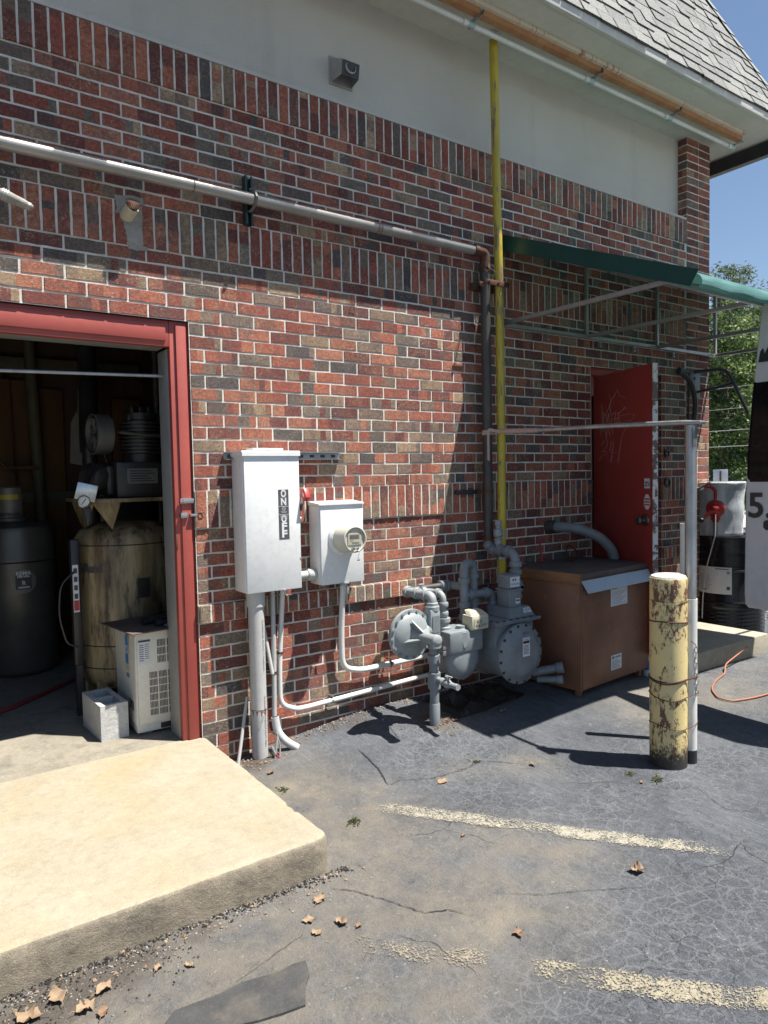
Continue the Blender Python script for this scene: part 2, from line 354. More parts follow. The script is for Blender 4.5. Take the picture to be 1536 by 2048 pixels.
def film_mat():
    t = NT("valance_bright_teal")
    c = t.mix(t.ramp(t.noise(4, 4, .6, t.map((1, 1, 14))), .4, .65), (.20, .40, .37), (.11, .26, .235))
    t.set(c, .3)
    tl = t.n('ShaderNodeBsdfTranslucent'); t.l(c, tl.inputs[0])
    mx = t.n('ShaderNodeMixShader'); mx.inputs[0].default_value = .45
    t.l(t.b.outputs[0], mx.inputs[1]); t.l(tl.outputs[0], mx.inputs[2]); t.l(mx.outputs[0], t.out.inputs[0])
    return t.m
M['film'] = film_mat()

# ------------------------------------------------------------------ mesh helpers
class B:
    """collects geometry in world coordinates; mats = list of material keys"""
    def __init__(s, *mats): s.bm = bmesh.new(); s.mats = list(mats); s.mi = 0
    def use(s, key):
        if key not in s.mats: s.mats.append(key)
        s.mi = s.mats.index(key); return s
    def _tag(s, fs):
        for f in fs: f.material_index = s.mi
    def face(s, pts):
        f = s.bm.faces.new([s.bm.verts.new(p) for p in pts]); f.material_index = s.mi; return s
    def box(s, x0, x1, y0, y1, z0, z1, bev=0, mtx=None, seg=2):
        vs = [s.bm.verts.new((x, y, z)) for x in (x0, x1) for y in (y0, y1) for z in (z0, z1)]
        ids = ((0, 1, 3, 2), (4, 6, 7, 5), (0, 4, 5, 1), (2, 3, 7, 6), (0, 2, 6, 4), (1, 5, 7, 3))
        fs = [s.bm.faces.new([vs[i] for i in q]) for q in ids]
        if mtx is not None: bmesh.ops.transform(s.bm, matrix=mtx, verts=vs)
        if bev:
            es = list({e for f in fs for e in f.edges})
            r = bmesh.ops.bevel(s.bm, geom=es, offset=bev, segments=seg, affect='EDGES', profile=.5)
            allv = {v for f in r['faces'] for v in f.verts} | {v for v in vs if v.is_valid}
            fs = list({f for v in allv for f in v.link_faces})
        s._tag(fs); return s
    def prism(s, poly, vec, bev=0):
        a = [s.bm.verts.new(p) for p in poly]; v = Vector(vec); b = [s.bm.verts.new(Vector(p)+v) for p in poly]
        fs = [s.bm.faces.new(a), s.bm.faces.new(b[::-1])]
        n = len(a)
        for i in range(n): fs.append(s.bm.faces.new([a[i], b[i], b[(i+1) % n], a[(i+1) % n]]))
        bmesh.ops.recalc_face_normals(s.bm, faces=fs)
        if bev:
            es = list({e for f in fs for e in f.edges})
            r = bmesh.ops.bevel(s.bm, geom=es, offset=bev, segments=2, affect='EDGES')
            allv = {v for f in r['faces'] for v in f.verts}
            fs = list({f for v in allv for f in v.link_faces})
        s._tag(fs); return s
    def lathe(s, o, axis, prof, seg=28, sx=1, sy=1, caps=True):
        o = Vector(o); a = Vector(axis).normalized(); q = a.to_track_quat('Z', 'Y')
        ex, ey = q @ Vector((1, 0, 0)), q @ Vector((0, 1, 0)); rings = []; fs = []
        for r, h in prof:
            rings.append([s.bm.verts.new(o + a*h + ex*(r*sx*math.cos(2*math.pi*i/seg)) + ey*(r*sy*math.sin(2*math.pi*i/seg))) for i in range(seg)])
        for k in range(len(rings)-1):
            for i in range(seg):
                j = (i+1) % seg; fs.append(s.bm.faces.new([rings[k][i], rings[k][j], rings[k+1][j], rings[k+1][i]]))
        if caps:
            fs.append(s.bm.faces.new(rings[0][::-1])); fs.append(s.bm.faces.new(rings[-1]))
        s._tag(fs); return s
    def cyl(s, p0, p1, r, r1=None, seg=20):
        p0, p1 = Vector(p0), Vector(p1)
        return s.lathe(p0, p1-p0, [(r, 0), (r if r1 is None else r1, (p1-p0).length)], seg)
    def tube(s, pts, r, seg=12, fil=0, sub=6):
        P = [Vector(p) for p in pts]
        if fil: P = fillet(P, fil, sub)
        t0 = (P[1]-P[0]).normalized(); up = Vector((0, 0, 1)) if abs(t0.z) < .9 else Vector((1, 0, 0))
        n = t0.cross(up).normalized(); rings = []; fs = []
        for i, p in enumerate(P):
            t = ((P[min(i+1, len(P)-1)]-p).normalized() + (p-P[max(i-1, 0)]).normalized())
            t = t.normalized() if t.length > 1e-6 else t0
            n = (n - t*n.dot(t)).normalized(); b = t.cross(n)
            rr = r[i] if isinstance(r, (list, tuple)) else r
            rings.append([s.bm.verts.new(p + n*(rr*math.cos(2*math.pi*k/seg)) + b*(rr*math.sin(2*math.pi*k/seg))) for k in range(seg)])
        for a, c in zip(rings[:-1], rings[1:]):
            for k in range(seg):
                j = (k+1) % seg; fs.append(s.bm.faces.new([a[k], a[j], c[j], c[k]]))
        fs.append(s.bm.faces.new(rings[0][::-1])); fs.append(s.bm.faces.new(rings[-1]))
        s._tag(fs); return s
    def ball(s, c, r, sx=1, sy=1, sz=1, u=12, v=8):
        ret = bmesh.ops.create_uvsphere(s.bm, u_segments=u, v_segments=v, radius=r, matrix=Matrix.Translation(c) @ Matrix.Diagonal((sx, sy, sz, 1)))
        s._tag({f for vv in ret['verts'] for f in vv.link_faces}); return s
    def text(s, txt, size, o, right, up, ext=.0006, width=None, align='LEFT', bold=0):
        cu = bpy.data.curves.new('t', 'FONT'); cu.body = txt; cu.size = size; cu.extrude = ext; cu.align_x = align; cu.offset = bold; cu.resolution_u = 3
        ob = bpy.data.objects.new('t', cu); COL.objects.link(ob)
        dg = bpy.context.evaluated_depsgraph_get(); me = bpy.data.meshes.new_from_object(ob.evaluated_get(dg))
        r = Vector(right).normalized(); u = Vector(up).normalized(); n = r.cross(u); o = Vector(o)
        k = 1
        if width:
            xs = [v.co.x for v in me.vertices]; k = width/max(1e-6, max(xs)-min(xs))
        for v in me.vertices: v.co = o + r*(v.co.x*k) + u*v.co.y + n*v.co.z
        m0 = len(s.bm.faces); s.bm.from_mesh(me); s.bm.faces.ensure_lookup_table()
        s._tag(s.bm.faces[m0:])
        bpy.data.objects.remove(ob); bpy.data.curves.remove(cu); bpy.data.meshes.remove(me); return s
def fillet(P, rad, sub=6):
    out = [P[0]]
    for i in range(1, len(P)-1):
        a, p, b = P[i-1], P[i], P[i+1]; u, v = (a-p), (b-p)
        d = min(rad, u.length*.49, v.length*.49); u.normalize(); v.normalize()
        for k in range(sub+1):
            t = k/sub; out.append((p+u*d)*(1-t)**2 + p*(2*t*(1-t)) + (p+v*d)*t*t)
    out.append(P[-1]); return out
def link(name, b, base=(0, 0, 0), parent=None, angle=38, smooth=True, attrs=None):
    base = Vector(base); me = bpy.data.meshes.new(name)
    b.bm.normal_update(); b.bm.to_mesh(me); b.bm.free()
    for v in me.vertices: v.co -= base
    for k in b.mats: me.materials.append(M[k])
    if smooth:
        me.polygons.foreach_set('use_smooth', [True]*len(me.polygons)); me.set_sharp_from_angle(angle=R(angle))
    me.update()
    o = bpy.data.objects.new(name, me); COL.objects.link(o)
    if parent is not None: o.parent = parent
    else: o.location = base
    return o
class T:
    """a thing: an Empty at its base that parents its parts"""
    def __init__(s, name, label, cat, base, group=None):
        s.base = Vector(base); o = bpy.data.objects.new(name, None); COL.objects.link(o); o.location = base
        o.empty_display_size = .1; o['label'] = label; o['category'] = cat
        if group: o['group'] = group
        s.o = o
    def part(s, name, b, parent=None, label=None, **k):
        o = link(name, b, s.base, parent or s.o, **k)
        if label: o['label'] = label
        return o
def solo(name, b, label, cat, base, group=None, **k):
    o = link(name, b, base, None, **k); o['label'] = label; o['category'] = cat
    if group: o['group'] = group
    return o
def structure(name, b, base=(0, 0, 0), **k):
    o = link(name, b, base, None, **k); o['kind'] = 'structure'; return o
def copy_tree(o, parent=None):
    c = o.copy(); COL.objects.link(c); c.parent = parent
    for ch in list(o.children): copy_tree(ch, c)
    return c

# ------------------------------------------------------------------ ground
def sm(a, b, x):
    t = max(0, min(1, (x-a)/(b-a))); return t*t*(3-2*t)
def gz(x, y):
    z = -.14 - .045*math.exp(-((x-1.25)/.30)**2)*math.exp(-((y+.05)/.35)**2)
    z += .085*math.exp(-((x-2.45)/.55)**2)*math.exp(-((y-.1)/.55)**2)
    z += .11*math.exp(-((x-3.75)/.75)**2)*math.exp(-((y+.30)/.62)**2)
    z += .03*math.exp(-((x-5.2)/.9)**2)*math.exp(-((y+.4)/.6)**2)
    z += .006*noise.noise(Vector((x*1.3, y*1.3, 3)))
    far = max(abs(x-3), abs(y+1)); z += .06*sm(8, 20, far)
    return z
def axis_pts(lo, hi, step, far, g=1.35):
    p = []; v = lo
    while v < hi: p.append(v); v += step
    a = []; s_ = step; v = lo
    while v > -far: s_ *= g; v -= s_; a.append(v)
    c = []; s_ = step; v = p[-1]
    while v < far: s_ *= g; v += s_; c.append(v)
    return a[::-1] + p + c
DIRT = [(1.58, -.62, .26, .85), (1.48, -1.1, .22, .8), (1.15, -1.62, .55, .95), (.5, -1.6, .45, 1.0), (1.75, -.95, .25, .6), (2.67, -1.10, .16, .8),
        (1.75, -1.65, .40, .62), (2.1, -1.75, .25, .45), (2.62, -.36, .14, .6), (1.75, -.2, .2, .5), (4.05, -.85, .35, .85), (4.5, -.95, .4, .8), (3.7, -.95, .25, .5),
        (1.5, -1.95, .3, .4), (5.3, -1.1, .5, .4), (2.3, -.95, .2, .35), (1.0, -2.1, .35, .4), (3.0, -.3, .4, .35)]
SOIL = [(.28, -1.43, .17, .55), (.55, -1.37, .14, .45), (.80, -1.34, .10, .35), (3.0, -.22, .30, .5), (2.62, -.38, .12, .45), (1.55, -.14, .13, .5), (1.42, -.45, .09, .3), (1.1, -1.33, .10, .3), (2.2, -.03, .25, .35)]
def ground():
    xs = axis_pts(-1.2, 7.2, .045, 320); ys = axis_pts(-4.6, 1.2, .045, 320)
    V = [(x, y, gz(x, y)) for y in ys for x in xs]; nx = len(xs)
    F = [(j*nx+i, j*nx+i+1, (j+1)*nx+i+1, (j+1)*nx+i) for j in range(len(ys)-1) for i in range(nx-1)]
    me = bpy.data.meshes.new('parking_lot'); me.from_pydata(V, [], F); me.materials.append(M['asphalt'])
    at = me.attributes.new('dirt', 'FLOAT', 'POINT')
    vals = []
    for x, y, z in V:
        d = 0
        if -2 < x < 8 and -5 < y < 2:
            for cx, cy, r, a in DIRT:
                q = ((x-cx)**2+(y-cy)**2)/(r*r)
                if q < 6: d += a*math.exp(-q)
            if y < -1.2 and x < 1.7: d += .9*sm(-1.80, -1.42, y)
            if 1.3 < x < 2 and -1.5 < y < 0: d += .6*sm(1.75, 1.42, x)
            d *= .75 + .55*noise.noise(Vector((x*3, y*3, 0)))
        vals.append(max(0, min(1, d)))
    at.data.foreach_set('value', vals)
    me.attributes.new('soil', 'FLOAT', 'POINT').data.foreach_set('value', [min(.6, sum(a*math.exp(-((x-cx)**2+(y-cy)**2)/(r*r)) for cx, cy, r, a in SOIL)) if -2 < x < 5 and -3 < y < 1 else 0 for x, y, z in V])
    me.polygons.foreach_set('use_smooth', [True]*len(me.polygons)); me.update()
    o = bpy.data.objects.new('parking_lot', me); COL.objects.link(o); o['kind'] = 'structure'
ground()
def painted_line(name, a, b, w0, mat, seed):
    rnd = random.Random(seed); a, b = Vector(a), Vector(b); d = (b-a); L = d.length; d.normalize(); n = Vector((-d.y, d.x))
    ns, nw = int(L/.03), 7; V = []; E = []
    for i in range(ns+1):
        t = i/ns; bow = .012*math.sin(t*5+seed)
        for j in range(nw+1):
            s_ = (j/nw-.5); p = a + d*(L*t) + n*(s_*w0 + bow)
            V.append((p.x, p.y, gz(p.x, p.y)+.004)); e = 1-.55*(abs(s_)*2)**5
            e *= min(1, min(t, 1-t)*9+.1); e *= max(.55, min(1.1, .95+.35*noise.noise(Vector((p.x*2.3, p.y*2.3, seed))))); E.append(e)
    F = [(i*(nw+1)+j, (i+1)*(nw+1)+j, (i+1)*(nw+1)+j+1, i*(nw+1)+j+1) for i in range(ns) for j in range(nw)]
    me = bpy.data.meshes.new(name); me.from_pydata(V, [], F); me.materials.append(M[mat])
    me.attributes.new('edge', 'FLOAT', 'POINT').data.foreach_set('value', E); me.update()
    o = bpy.data.objects.new(name, me); COL.objects.link(o); o['kind'] = 'structure'
painted_line('parking_line', (1.69, -.90), (2.72, -2.19), .115, 'line', 1)
painted_line('parking_line', (1.05, -1.56), (1.50, -2.08), .115, 'line2', 2)
painted_line('parking_line', (1.50, -2.08), (2.35, -3.03), .125, 'line3', 3)
def crack(pts, wd, seed):
    rnd = random.Random(seed); P = []
    for (x0, y0), (x1, y1) in zip(pts[:-1], pts[1:]):
        n = max(2, int(math.hypot(x1-x0, y1-y0)/.012))
        for i in range(n): P.append((x0+(x1-x0)*i/n+rnd.gauss(0, .0022), y0+(y1-y0)*i/n+rnd.gauss(0, .0022)))
    V, F = [], []
    for i, (x, y) in enumerate(P):
        a, c = P[max(0, i-1)], P[min(len(P)-1, i+1)]; dx, dy = c[0]-a[0], c[1]-a[1]; L = math.hypot(dx, dy) or 1
        w_ = wd*min(1, min(i, len(P)-1-i)/6+.1)*rnd.uniform(.4, 1.3)
        V += [(x-dy/L*w_, y+dx/L*w_, gz(x, y)+.004), (x+dy/L*w_, y-dx/L*w_, gz(x, y)+.004)]
        if i: F.append((2*i-2, 2*i-1, 2*i+1, 2*i))
    me = bpy.data.meshes.new('asphalt_crack'); me.from_pydata(V, [], F); me.materials.append(M['crack']); me.update()
    o = bpy.data.objects.new('asphalt_crack', me); COL.objects.link(o); o['kind'] = 'structure'
for pts, wd, sd in (([(2.047, -.393), (2.031, -.511), (2.004, -.654), (1.938, -.84)], .0045, 1), ([(1.26, -1.40), (1.323, -1.456), (1.391, -1.584), (1.456, -1.734), (1.536, -1.773), (1.576, -1.858)], .0020, 2),
                    ([(1.93, -.84), (2.021, -.819), (2.147, -.901), (2.365, -.918), (2.501, -.903), (2.66, -1.08)], .0018, 3), ([(1.756, -1.82), (1.852, -1.90), (1.969, -1.961), (2.2, -2.1)], .0013, 4), ([(1.726, -2.334), (1.844, -2.356), (1.94, -2.493)], .0011, 5),
                    ([(2.9, -1.62), (3.1, -1.75), (3.0, -1.95), (3.2, -2.2)], .0012, 6), ([(2.35, -.25), (2.30, -.42), (2.40, -.60)], .0016, 7)):
    crack(pts, wd, sd)
# pad, floor, step, road, verge
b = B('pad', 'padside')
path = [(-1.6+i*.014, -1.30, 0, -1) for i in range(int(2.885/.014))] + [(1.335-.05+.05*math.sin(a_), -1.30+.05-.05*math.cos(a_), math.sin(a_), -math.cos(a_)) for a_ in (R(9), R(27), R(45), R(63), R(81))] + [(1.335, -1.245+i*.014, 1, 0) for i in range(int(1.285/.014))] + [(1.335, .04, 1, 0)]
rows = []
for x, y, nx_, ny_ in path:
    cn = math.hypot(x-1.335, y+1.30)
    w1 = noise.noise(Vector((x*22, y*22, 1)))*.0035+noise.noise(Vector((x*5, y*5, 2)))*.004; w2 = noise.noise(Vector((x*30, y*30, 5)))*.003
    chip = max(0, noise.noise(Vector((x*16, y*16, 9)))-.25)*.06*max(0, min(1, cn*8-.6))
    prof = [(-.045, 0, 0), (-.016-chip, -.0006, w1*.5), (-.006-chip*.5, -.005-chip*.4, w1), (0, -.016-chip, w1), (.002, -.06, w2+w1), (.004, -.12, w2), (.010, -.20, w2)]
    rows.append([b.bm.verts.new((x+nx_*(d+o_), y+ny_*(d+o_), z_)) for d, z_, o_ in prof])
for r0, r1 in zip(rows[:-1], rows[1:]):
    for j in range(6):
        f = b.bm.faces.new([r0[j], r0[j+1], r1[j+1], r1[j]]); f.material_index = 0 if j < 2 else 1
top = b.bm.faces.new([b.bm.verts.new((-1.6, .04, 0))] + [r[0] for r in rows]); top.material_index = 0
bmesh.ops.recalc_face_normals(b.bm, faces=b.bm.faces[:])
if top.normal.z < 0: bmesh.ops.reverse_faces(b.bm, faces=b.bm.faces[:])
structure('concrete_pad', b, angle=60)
b = B('floor'); b.box(-2.2, 2.0, .04, 3.0, -.22, -.003); structure('floor', b)
b = B('slab'); b.box(4.72, 5.86, -.72, -.0, -.25, .03, .012); structure('door_step', b)
b = B('road'); b.box(17.2, 22, -60, 70, -.2, -.055); structure('road', b)
b = B('road'); b.box(22.0, 22.25, -60, 70, -.2, .04, .02); structure('kerb', b)
b = B('oldasph')
pts = [(.60, -1.66), (.74, -1.675), (.80, -1.668), (.91, -1.695), (.965, -1.690), (1.004, -1.700), (.985, -1.76), (.955, -1.79), (.915, -1.862), (.84, -1.850), (.78, -1.835), (.68, -1.80), (.60, -1.76), (.55, -1.70)]
b.prism([(x, y, gz(x, y)-.02) for x, y in pts], (0, 0, .0275)); structure('asphalt_patch', b, smooth=False)

# ------------------------------------------------------------------ bricks
RED = [(.50, .165, .10), (.44, .135, .085), (.50, .19, .12), (.38, .11, .075)]
DRK = [(.19, .145, .12), (.125, .105, .10), (.29, .20, .15), (.25, .20, .155)]
TAN = [(.50, .35, .22), (.42, .29, .19), (.33, .235, .16)]
MAR = [(.25, .075, .06), (.21, .07, .06), (.28, .085, .065)]
def pal(rnd):
    q = rnd.random()
    return rnd.choice(RED if q < .44 else MAR if q < .71 else DRK if q < .90 else TAN)
class Bricks:
    def __init__(s, seed): s.V = []; s.F = []; s.C = []; s.MI = []; s.r = random.Random(seed)
    def quad(s, ps, mi=1, c=(.5, .5, .5)):
        i = len(s.V); s.V += [tuple(p) for p in ps]; s.F.append((i, i+1, i+2, i+3)); s.MI.append(mi); s.C.append(c)
    def brick(s, o, u, n, u0, u1, z0, z1, out=0.0, vertical=False, base=-.012, dark=0):
        """o origin, u horizontal unit, n outward unit; brick face at 'out', mortar plane behind it"""
        r = s.r; up = Vector((0, 0, 1))
        L = (z1-z0) if vertical else (u1-u0); k = max(2, int(round(L/.034)))
        c0 = pal(r); two = r.random() < .5; c1 = pal(r) if two else c0; c2 = c0 if r.random() < .6 else pal(r)
        cut1 = r.uniform(.2, .55)*k; cut2 = r.uniform(.6, .95)*k
        v = r.uniform(.85, 1.18); out += r.uniform(-.0007, .0007); tw = r.uniform(-.0005, .0005)
        i0 = len(s.V)
        for i in range(k+1):
            t = i/k
            for side in (0, 1):
                j1, j2 = r.uniform(-.0016, .0016), r.uniform(-.0010, .0010)
                if vertical: uu = (u0 if side == 0 else u1) + (j1 if 0 < i < k else 0); zz = z0+(z1-z0)*t; ins_u = .0018*(1 if side == 0 else -1); ins_z = 0
                else: zz = (z0 if side == 0 else z1)+j1; uu = u0+(u1-u0)*t + (j2 if i in (0, k) else 0); ins_u = 0; ins_z = .0018*(1 if side == 0 else -1)
                if i == 0:
                    if vertical: ins_z += .0018
                    else: ins_u += .0018
                if i == k:
                    if vertical: ins_z -= .0018
                    else: ins_u -= .0018
                s.V.append(tuple(o + u*(uu+ins_u) + up*(zz+ins_z) + n*(out+tw*t)))
                s.V.append(tuple(o + u*uu + up*zz + n*(out-.0030)))
                s.V.append(tuple(o + u*uu + up*zz + n*base))
        def I(i, side, lay): return i0 + (i*2+side)*3 + lay
        def add(f, c): s.F.append(f); s.MI.append(0); s.C.append(c)
        for i in range(k):
            c = c0 if i < cut1 else (c1 if i < cut2 else c2); c = tuple(x*v for x in c)
            a, b_, c_, d = (I(i, 0, 0), I(i+1, 0, 0), I(i+1, 1, 0), I(i, 1, 0))
            add((a, d, c_, b_) if vertical else (a, b_, c_, d), c)
            for side in (0, 1):
                for l in (0, 1):
                    q = (I(i, side, l), I(i, side, l+1), I(i+1, side, l+1), I(i+1, side, l))
                    add(q if (side == 0) != vertical else q[::-1], c)
        for i in (0, k):
            c = tuple(x*v for x in (c0 if i == 0 else c2))
            for l in (0, 1):
                q = (I(i, 0, l), I(i, 1, l), I(i, 1, l+1), I(i, 0, l+1))
                add(q if (i == 0) != vertical else q[::-1], c)
    def build(s, name, thing, label=None):
        base = thing.base; me = bpy.data.meshes.new(name)
        me.from_pydata([(x-base.x, y-base.y, z-base.z) for x, y, z in s.V], [], s.F)
        me.materials.append(M['brick']); me.materials.append(M['mortar']); me.polygons.foreach_set('material_index', s.MI)
        ca = me.color_attributes.new('bcol', 'FLOAT_COLOR', 'CORNER'); buf = []
        for p, c in zip(me.polygons, s.C): buf += [*c, 1.0]*p.loop_total
        ca.data.foreach_set('color', buf); me.update()
        o = bpy.data.objects.new(name, me); COL.objects.link(o); o.parent = thing.o; return o
U, NRM, O0 = Vector((1, 0, 0)), Vector((0, -1, 0)), Vector((0, 0, 0))
ZD = 2.207; CU, CL = .0682, .0677
JP, J0 = .1920, 1.4905
D1 = (-.95, 1.312, ZD)      # garage style opening
D2 = (4.53, 5.47, 2.215)    # side door opening
WX0, WX1 = -1.45, 5.83
def openings(z0, z1):
    res = []
    for a, b_, zt in (D1, D2):
        if (z0+z1)/2 < zt: res.append((a, b_))
    return res
def spans(x0, x1, z0, z1):
    out = [(x0, x1)]
    for a, b_ in openings(z0, z1):
        nxt = []
        for s0, s1 in out:
            if b_ <= s0 or a >= s1: nxt.append((s0, s1)); continue
            if a > s0: nxt.append((s0, a))
            if b_ < s1: nxt.append((b_, s1))
        out = nxt
    return out
building = T('commercial_building', 'two tone brick building with grey stucco band, shingled roof and two open red doorways', 'building', (3.2, .05, -.14))
W_ = Bricks(3); PROJ = []
def course(z0, z1, kind, k=0, out=0.0):
    g = .0049
    if out: PROJ.append((z0, z1, out))
    for s0, s1 in spans(WX0, WX1, z0, z1):
        if kind == 'str':
            off = J0 + (JP/2 if k % 2 else 0); n0 = math.floor((s0-off)/JP)
            x = off + n0*JP
            while x < s1:
                a, b_ = max(x, s0), min(x+JP, s1)
                if b_-a > .03: W_.brick(O0, U, NRM, a+g, b_-g, z0+g, z1-g, out+W_.r.uniform(-.0008, .0008))
                x += JP
        else:
            pw = .0652; n = max(1, round((s1-s0)/pw)); pw = (s1-s0)/n
            for i in range(n): W_.brick(O0, U, NRM, s0+i*pw+g, s0+(i+1)*pw-g, z0+g*.7, z1-g*.7, out+W_.r.uniform(-.0012, .0012), True)
k = 0
levels = []
for i in range(5): levels.append((ZD+i*CU, ZD+(i+1)*CU, 'str', 0))
levels.append((ZD+5*CU, ZD+8.1*CU, 'sol', .005))
for i in range(9): levels.append((ZD+(8.1+i*.9889)*CU, ZD+(8.1+(i+1)*.9889)*CU, 'str', 0))
levels.append((ZD+17*CU, ZD+20*CU, 'sol', .010))
for i in range(13): levels.append((ZD-(i+1)*CL, ZD-i*CL, 'str', 0))
levels.append((ZD-16*CL, ZD-13*CL, 'sol', .012))
for i in range(16, 22): levels.append((ZD-(i+1)*CL, ZD-i*CL, 'str', 0))
levels.append((ZD-23.5*CL, ZD-22*CL, 'sol', .020))
for i in range(13): levels.append((ZD-(24.5+i)*CL, ZD-(23.5+i)*CL, 'str', 0))
levels.sort(); n = 0
for z0, z1, kd, out in levels:
    course(z0, z1, kd, n, out)
    if kd == 'str': n += 1
MY = .0030
def mort(x0, x1, z0, z1, y=MY): W_.quad([(x0, y, z0), (x1, y, z0), (x1, y, z1), (x0, y, z1)])
ZB, ZT = -.30, ZD+20*CU
for z0, z1, out in PROJ:
    for s0, s1 in spans(WX0, WX1, z0, z1):
        y = MY-out; z0_, z1_ = z0+.004, z1-.004
        W_.quad([(s0+.002, y, z0_), (s1-.002, y, z0_), (s1-.002, y, z1_), (s0+.002, y, z1_)])
        W_.quad([(s0+.002, MY, z0_), (s1-.002, MY, z0_), (s1-.002, y, z0_), (s0+.002, y, z0_)])
        W_.quad([(s0+.002, y, z1_), (s1-.002, y, z1_), (s1-.002, MY, z1_), (s0+.002, MY, z1_)])
mort(WX0, D1[0], ZB, D1[2]); mort(D1[1], D2[0], ZB, D1[2]); mort(D2[1], WX1+.02, ZB, D1[2]); mort(WX0, WX1+.02, D1[2], ZT)
W_.quad([(WX0, MY, ZT), (WX1, MY, ZT), (WX1, .2, ZT), (WX0, .2, ZT)])
# reveals of the openings
for xx, nn, zt in ((D1[1], Vector((-1, 0, 0)), ZD), (D1[0], Vector((1, 0, 0)), ZD), (D2[0], Vector((1, 0, 0)), D2[2]), (D2[1], Vector((-1, 0, 0)), D2[2])):
    uu = Vector((0, 0, 1)).cross(nn)*-1
    for z0, z1, kd, out in levels:
        if z1 > zt+.01 or z0 < -.25: continue
        y0 = .004
        W_.brick(Vector((xx, 0, 0)), Vector((0, 1, 0)), nn, y0, .098, z0+.0055, z1-.0055, .0005)
    W_.quad([(xx-nn.x*.003, MY, ZB), (xx-nn.x*.003, .11, ZB), (xx-nn.x*.003, .11, zt), (xx-nn.x*.003, MY, zt)])
W_.build('brick_wall', building)
# pilaster at the corner: stack bond
Pb = Bricks(11)
PX0, PX1, PZ1 = 5.835, 6.195, 4.315
z = -.30; i = 0
while z < PZ1-.02:
    z1 = min(z+.0665, PZ1)
    for a, b_ in ((PX0, (PX0+PX1)/2), ((PX0+PX1)/2, PX1)):
        Pb.brick(O0, U, NRM, a+.004, b_-.004, z+.005, z1-.005, .004)
    if z > 3.5: Pb.brick(Vector((PX0, 0, 0)), Vector((0, 1, 0)), Vector((-1, 0, 0)), .0, .085, z+.005, z1-.005, .0)
    y = 0.0; j = 0
    while y < 3.0:
        wd = JP if (j or i % 2) else JP/2
        Pb.brick(Vector((PX1, 0, 0)), Vector((0, 1, 0)), Vector((1, 0, 0)), y+.004, y+wd-.004, z+.005, z1-.005, .0); y += wd; j += 1
    z = z1; i += 1
Pb.quad([(PX0+.003, -.001, ZB), (PX1-.003, -.001, ZB), (PX1-.003, -.001, PZ1), (PX0+.003, -.001, PZ1)])
Pb.quad([(PX0+.003, -.001, ZT), (PX0+.003, -.001, PZ1), (PX0+.003, .3, PZ1), (PX0+.003, .3, ZT)])
Pb.quad([(PX1-.003, -.001, ZB), (PX1-.003, 3.1, ZB), (PX1-.003, 3.1, PZ1), (PX1-.003, -.001, PZ1)])
Pb.build('corner_pilaster', building)
# stucco band with sloped sill
b = B('stucco'); SY = .085
b.prism([(WX0, SY, 3.63), (WX0, .3, 3.63), (WX0, .3, 4.34), (WX0, SY, 4.34)], (PX0-WX0, 0, 0))
building.part('stucco_band', b)
b = B('stucco'); b.prism([(WX0, -.004, ZT+.002), (WX0, .1, ZT+.002), (WX0, SY+.01, 3.64), (WX0, SY-.012, 3.628), (WX0, -.004, ZT+.022)], (WX1-WX0-.001, 0, 0)); building.part('stucco_sill', b, smooth=False)
# soffit and eave
EY, EX, EZ = -.54, 6.52, 4.29
b = B('soffit'); b.box(WX0, EX-.02, EY+.02, .3, EZ, EZ+.02); b.box(PX1, EX-.02, .3, 3.2, EZ, EZ+.02); building.part('soffit', b)
b = B('fascia')
b.box(WX0, EX, EY-.012, EY+.02, EZ-.012, EZ+.055, .003); b.box(EX-.02, EX+.012, EY+.02, 3.2, EZ-.012, EZ+.055, .003)
building.part('fascia_board', b)
b = B('black'); b.prism([(EX-.03, -.45, EZ-.014), (EX+.10, -.45, EZ-.014), (EX+.12, -.45, EZ-.10), (EX+.03, -.45, EZ-.11)], (0, 3.6, 0)); building.part('gutter', b)
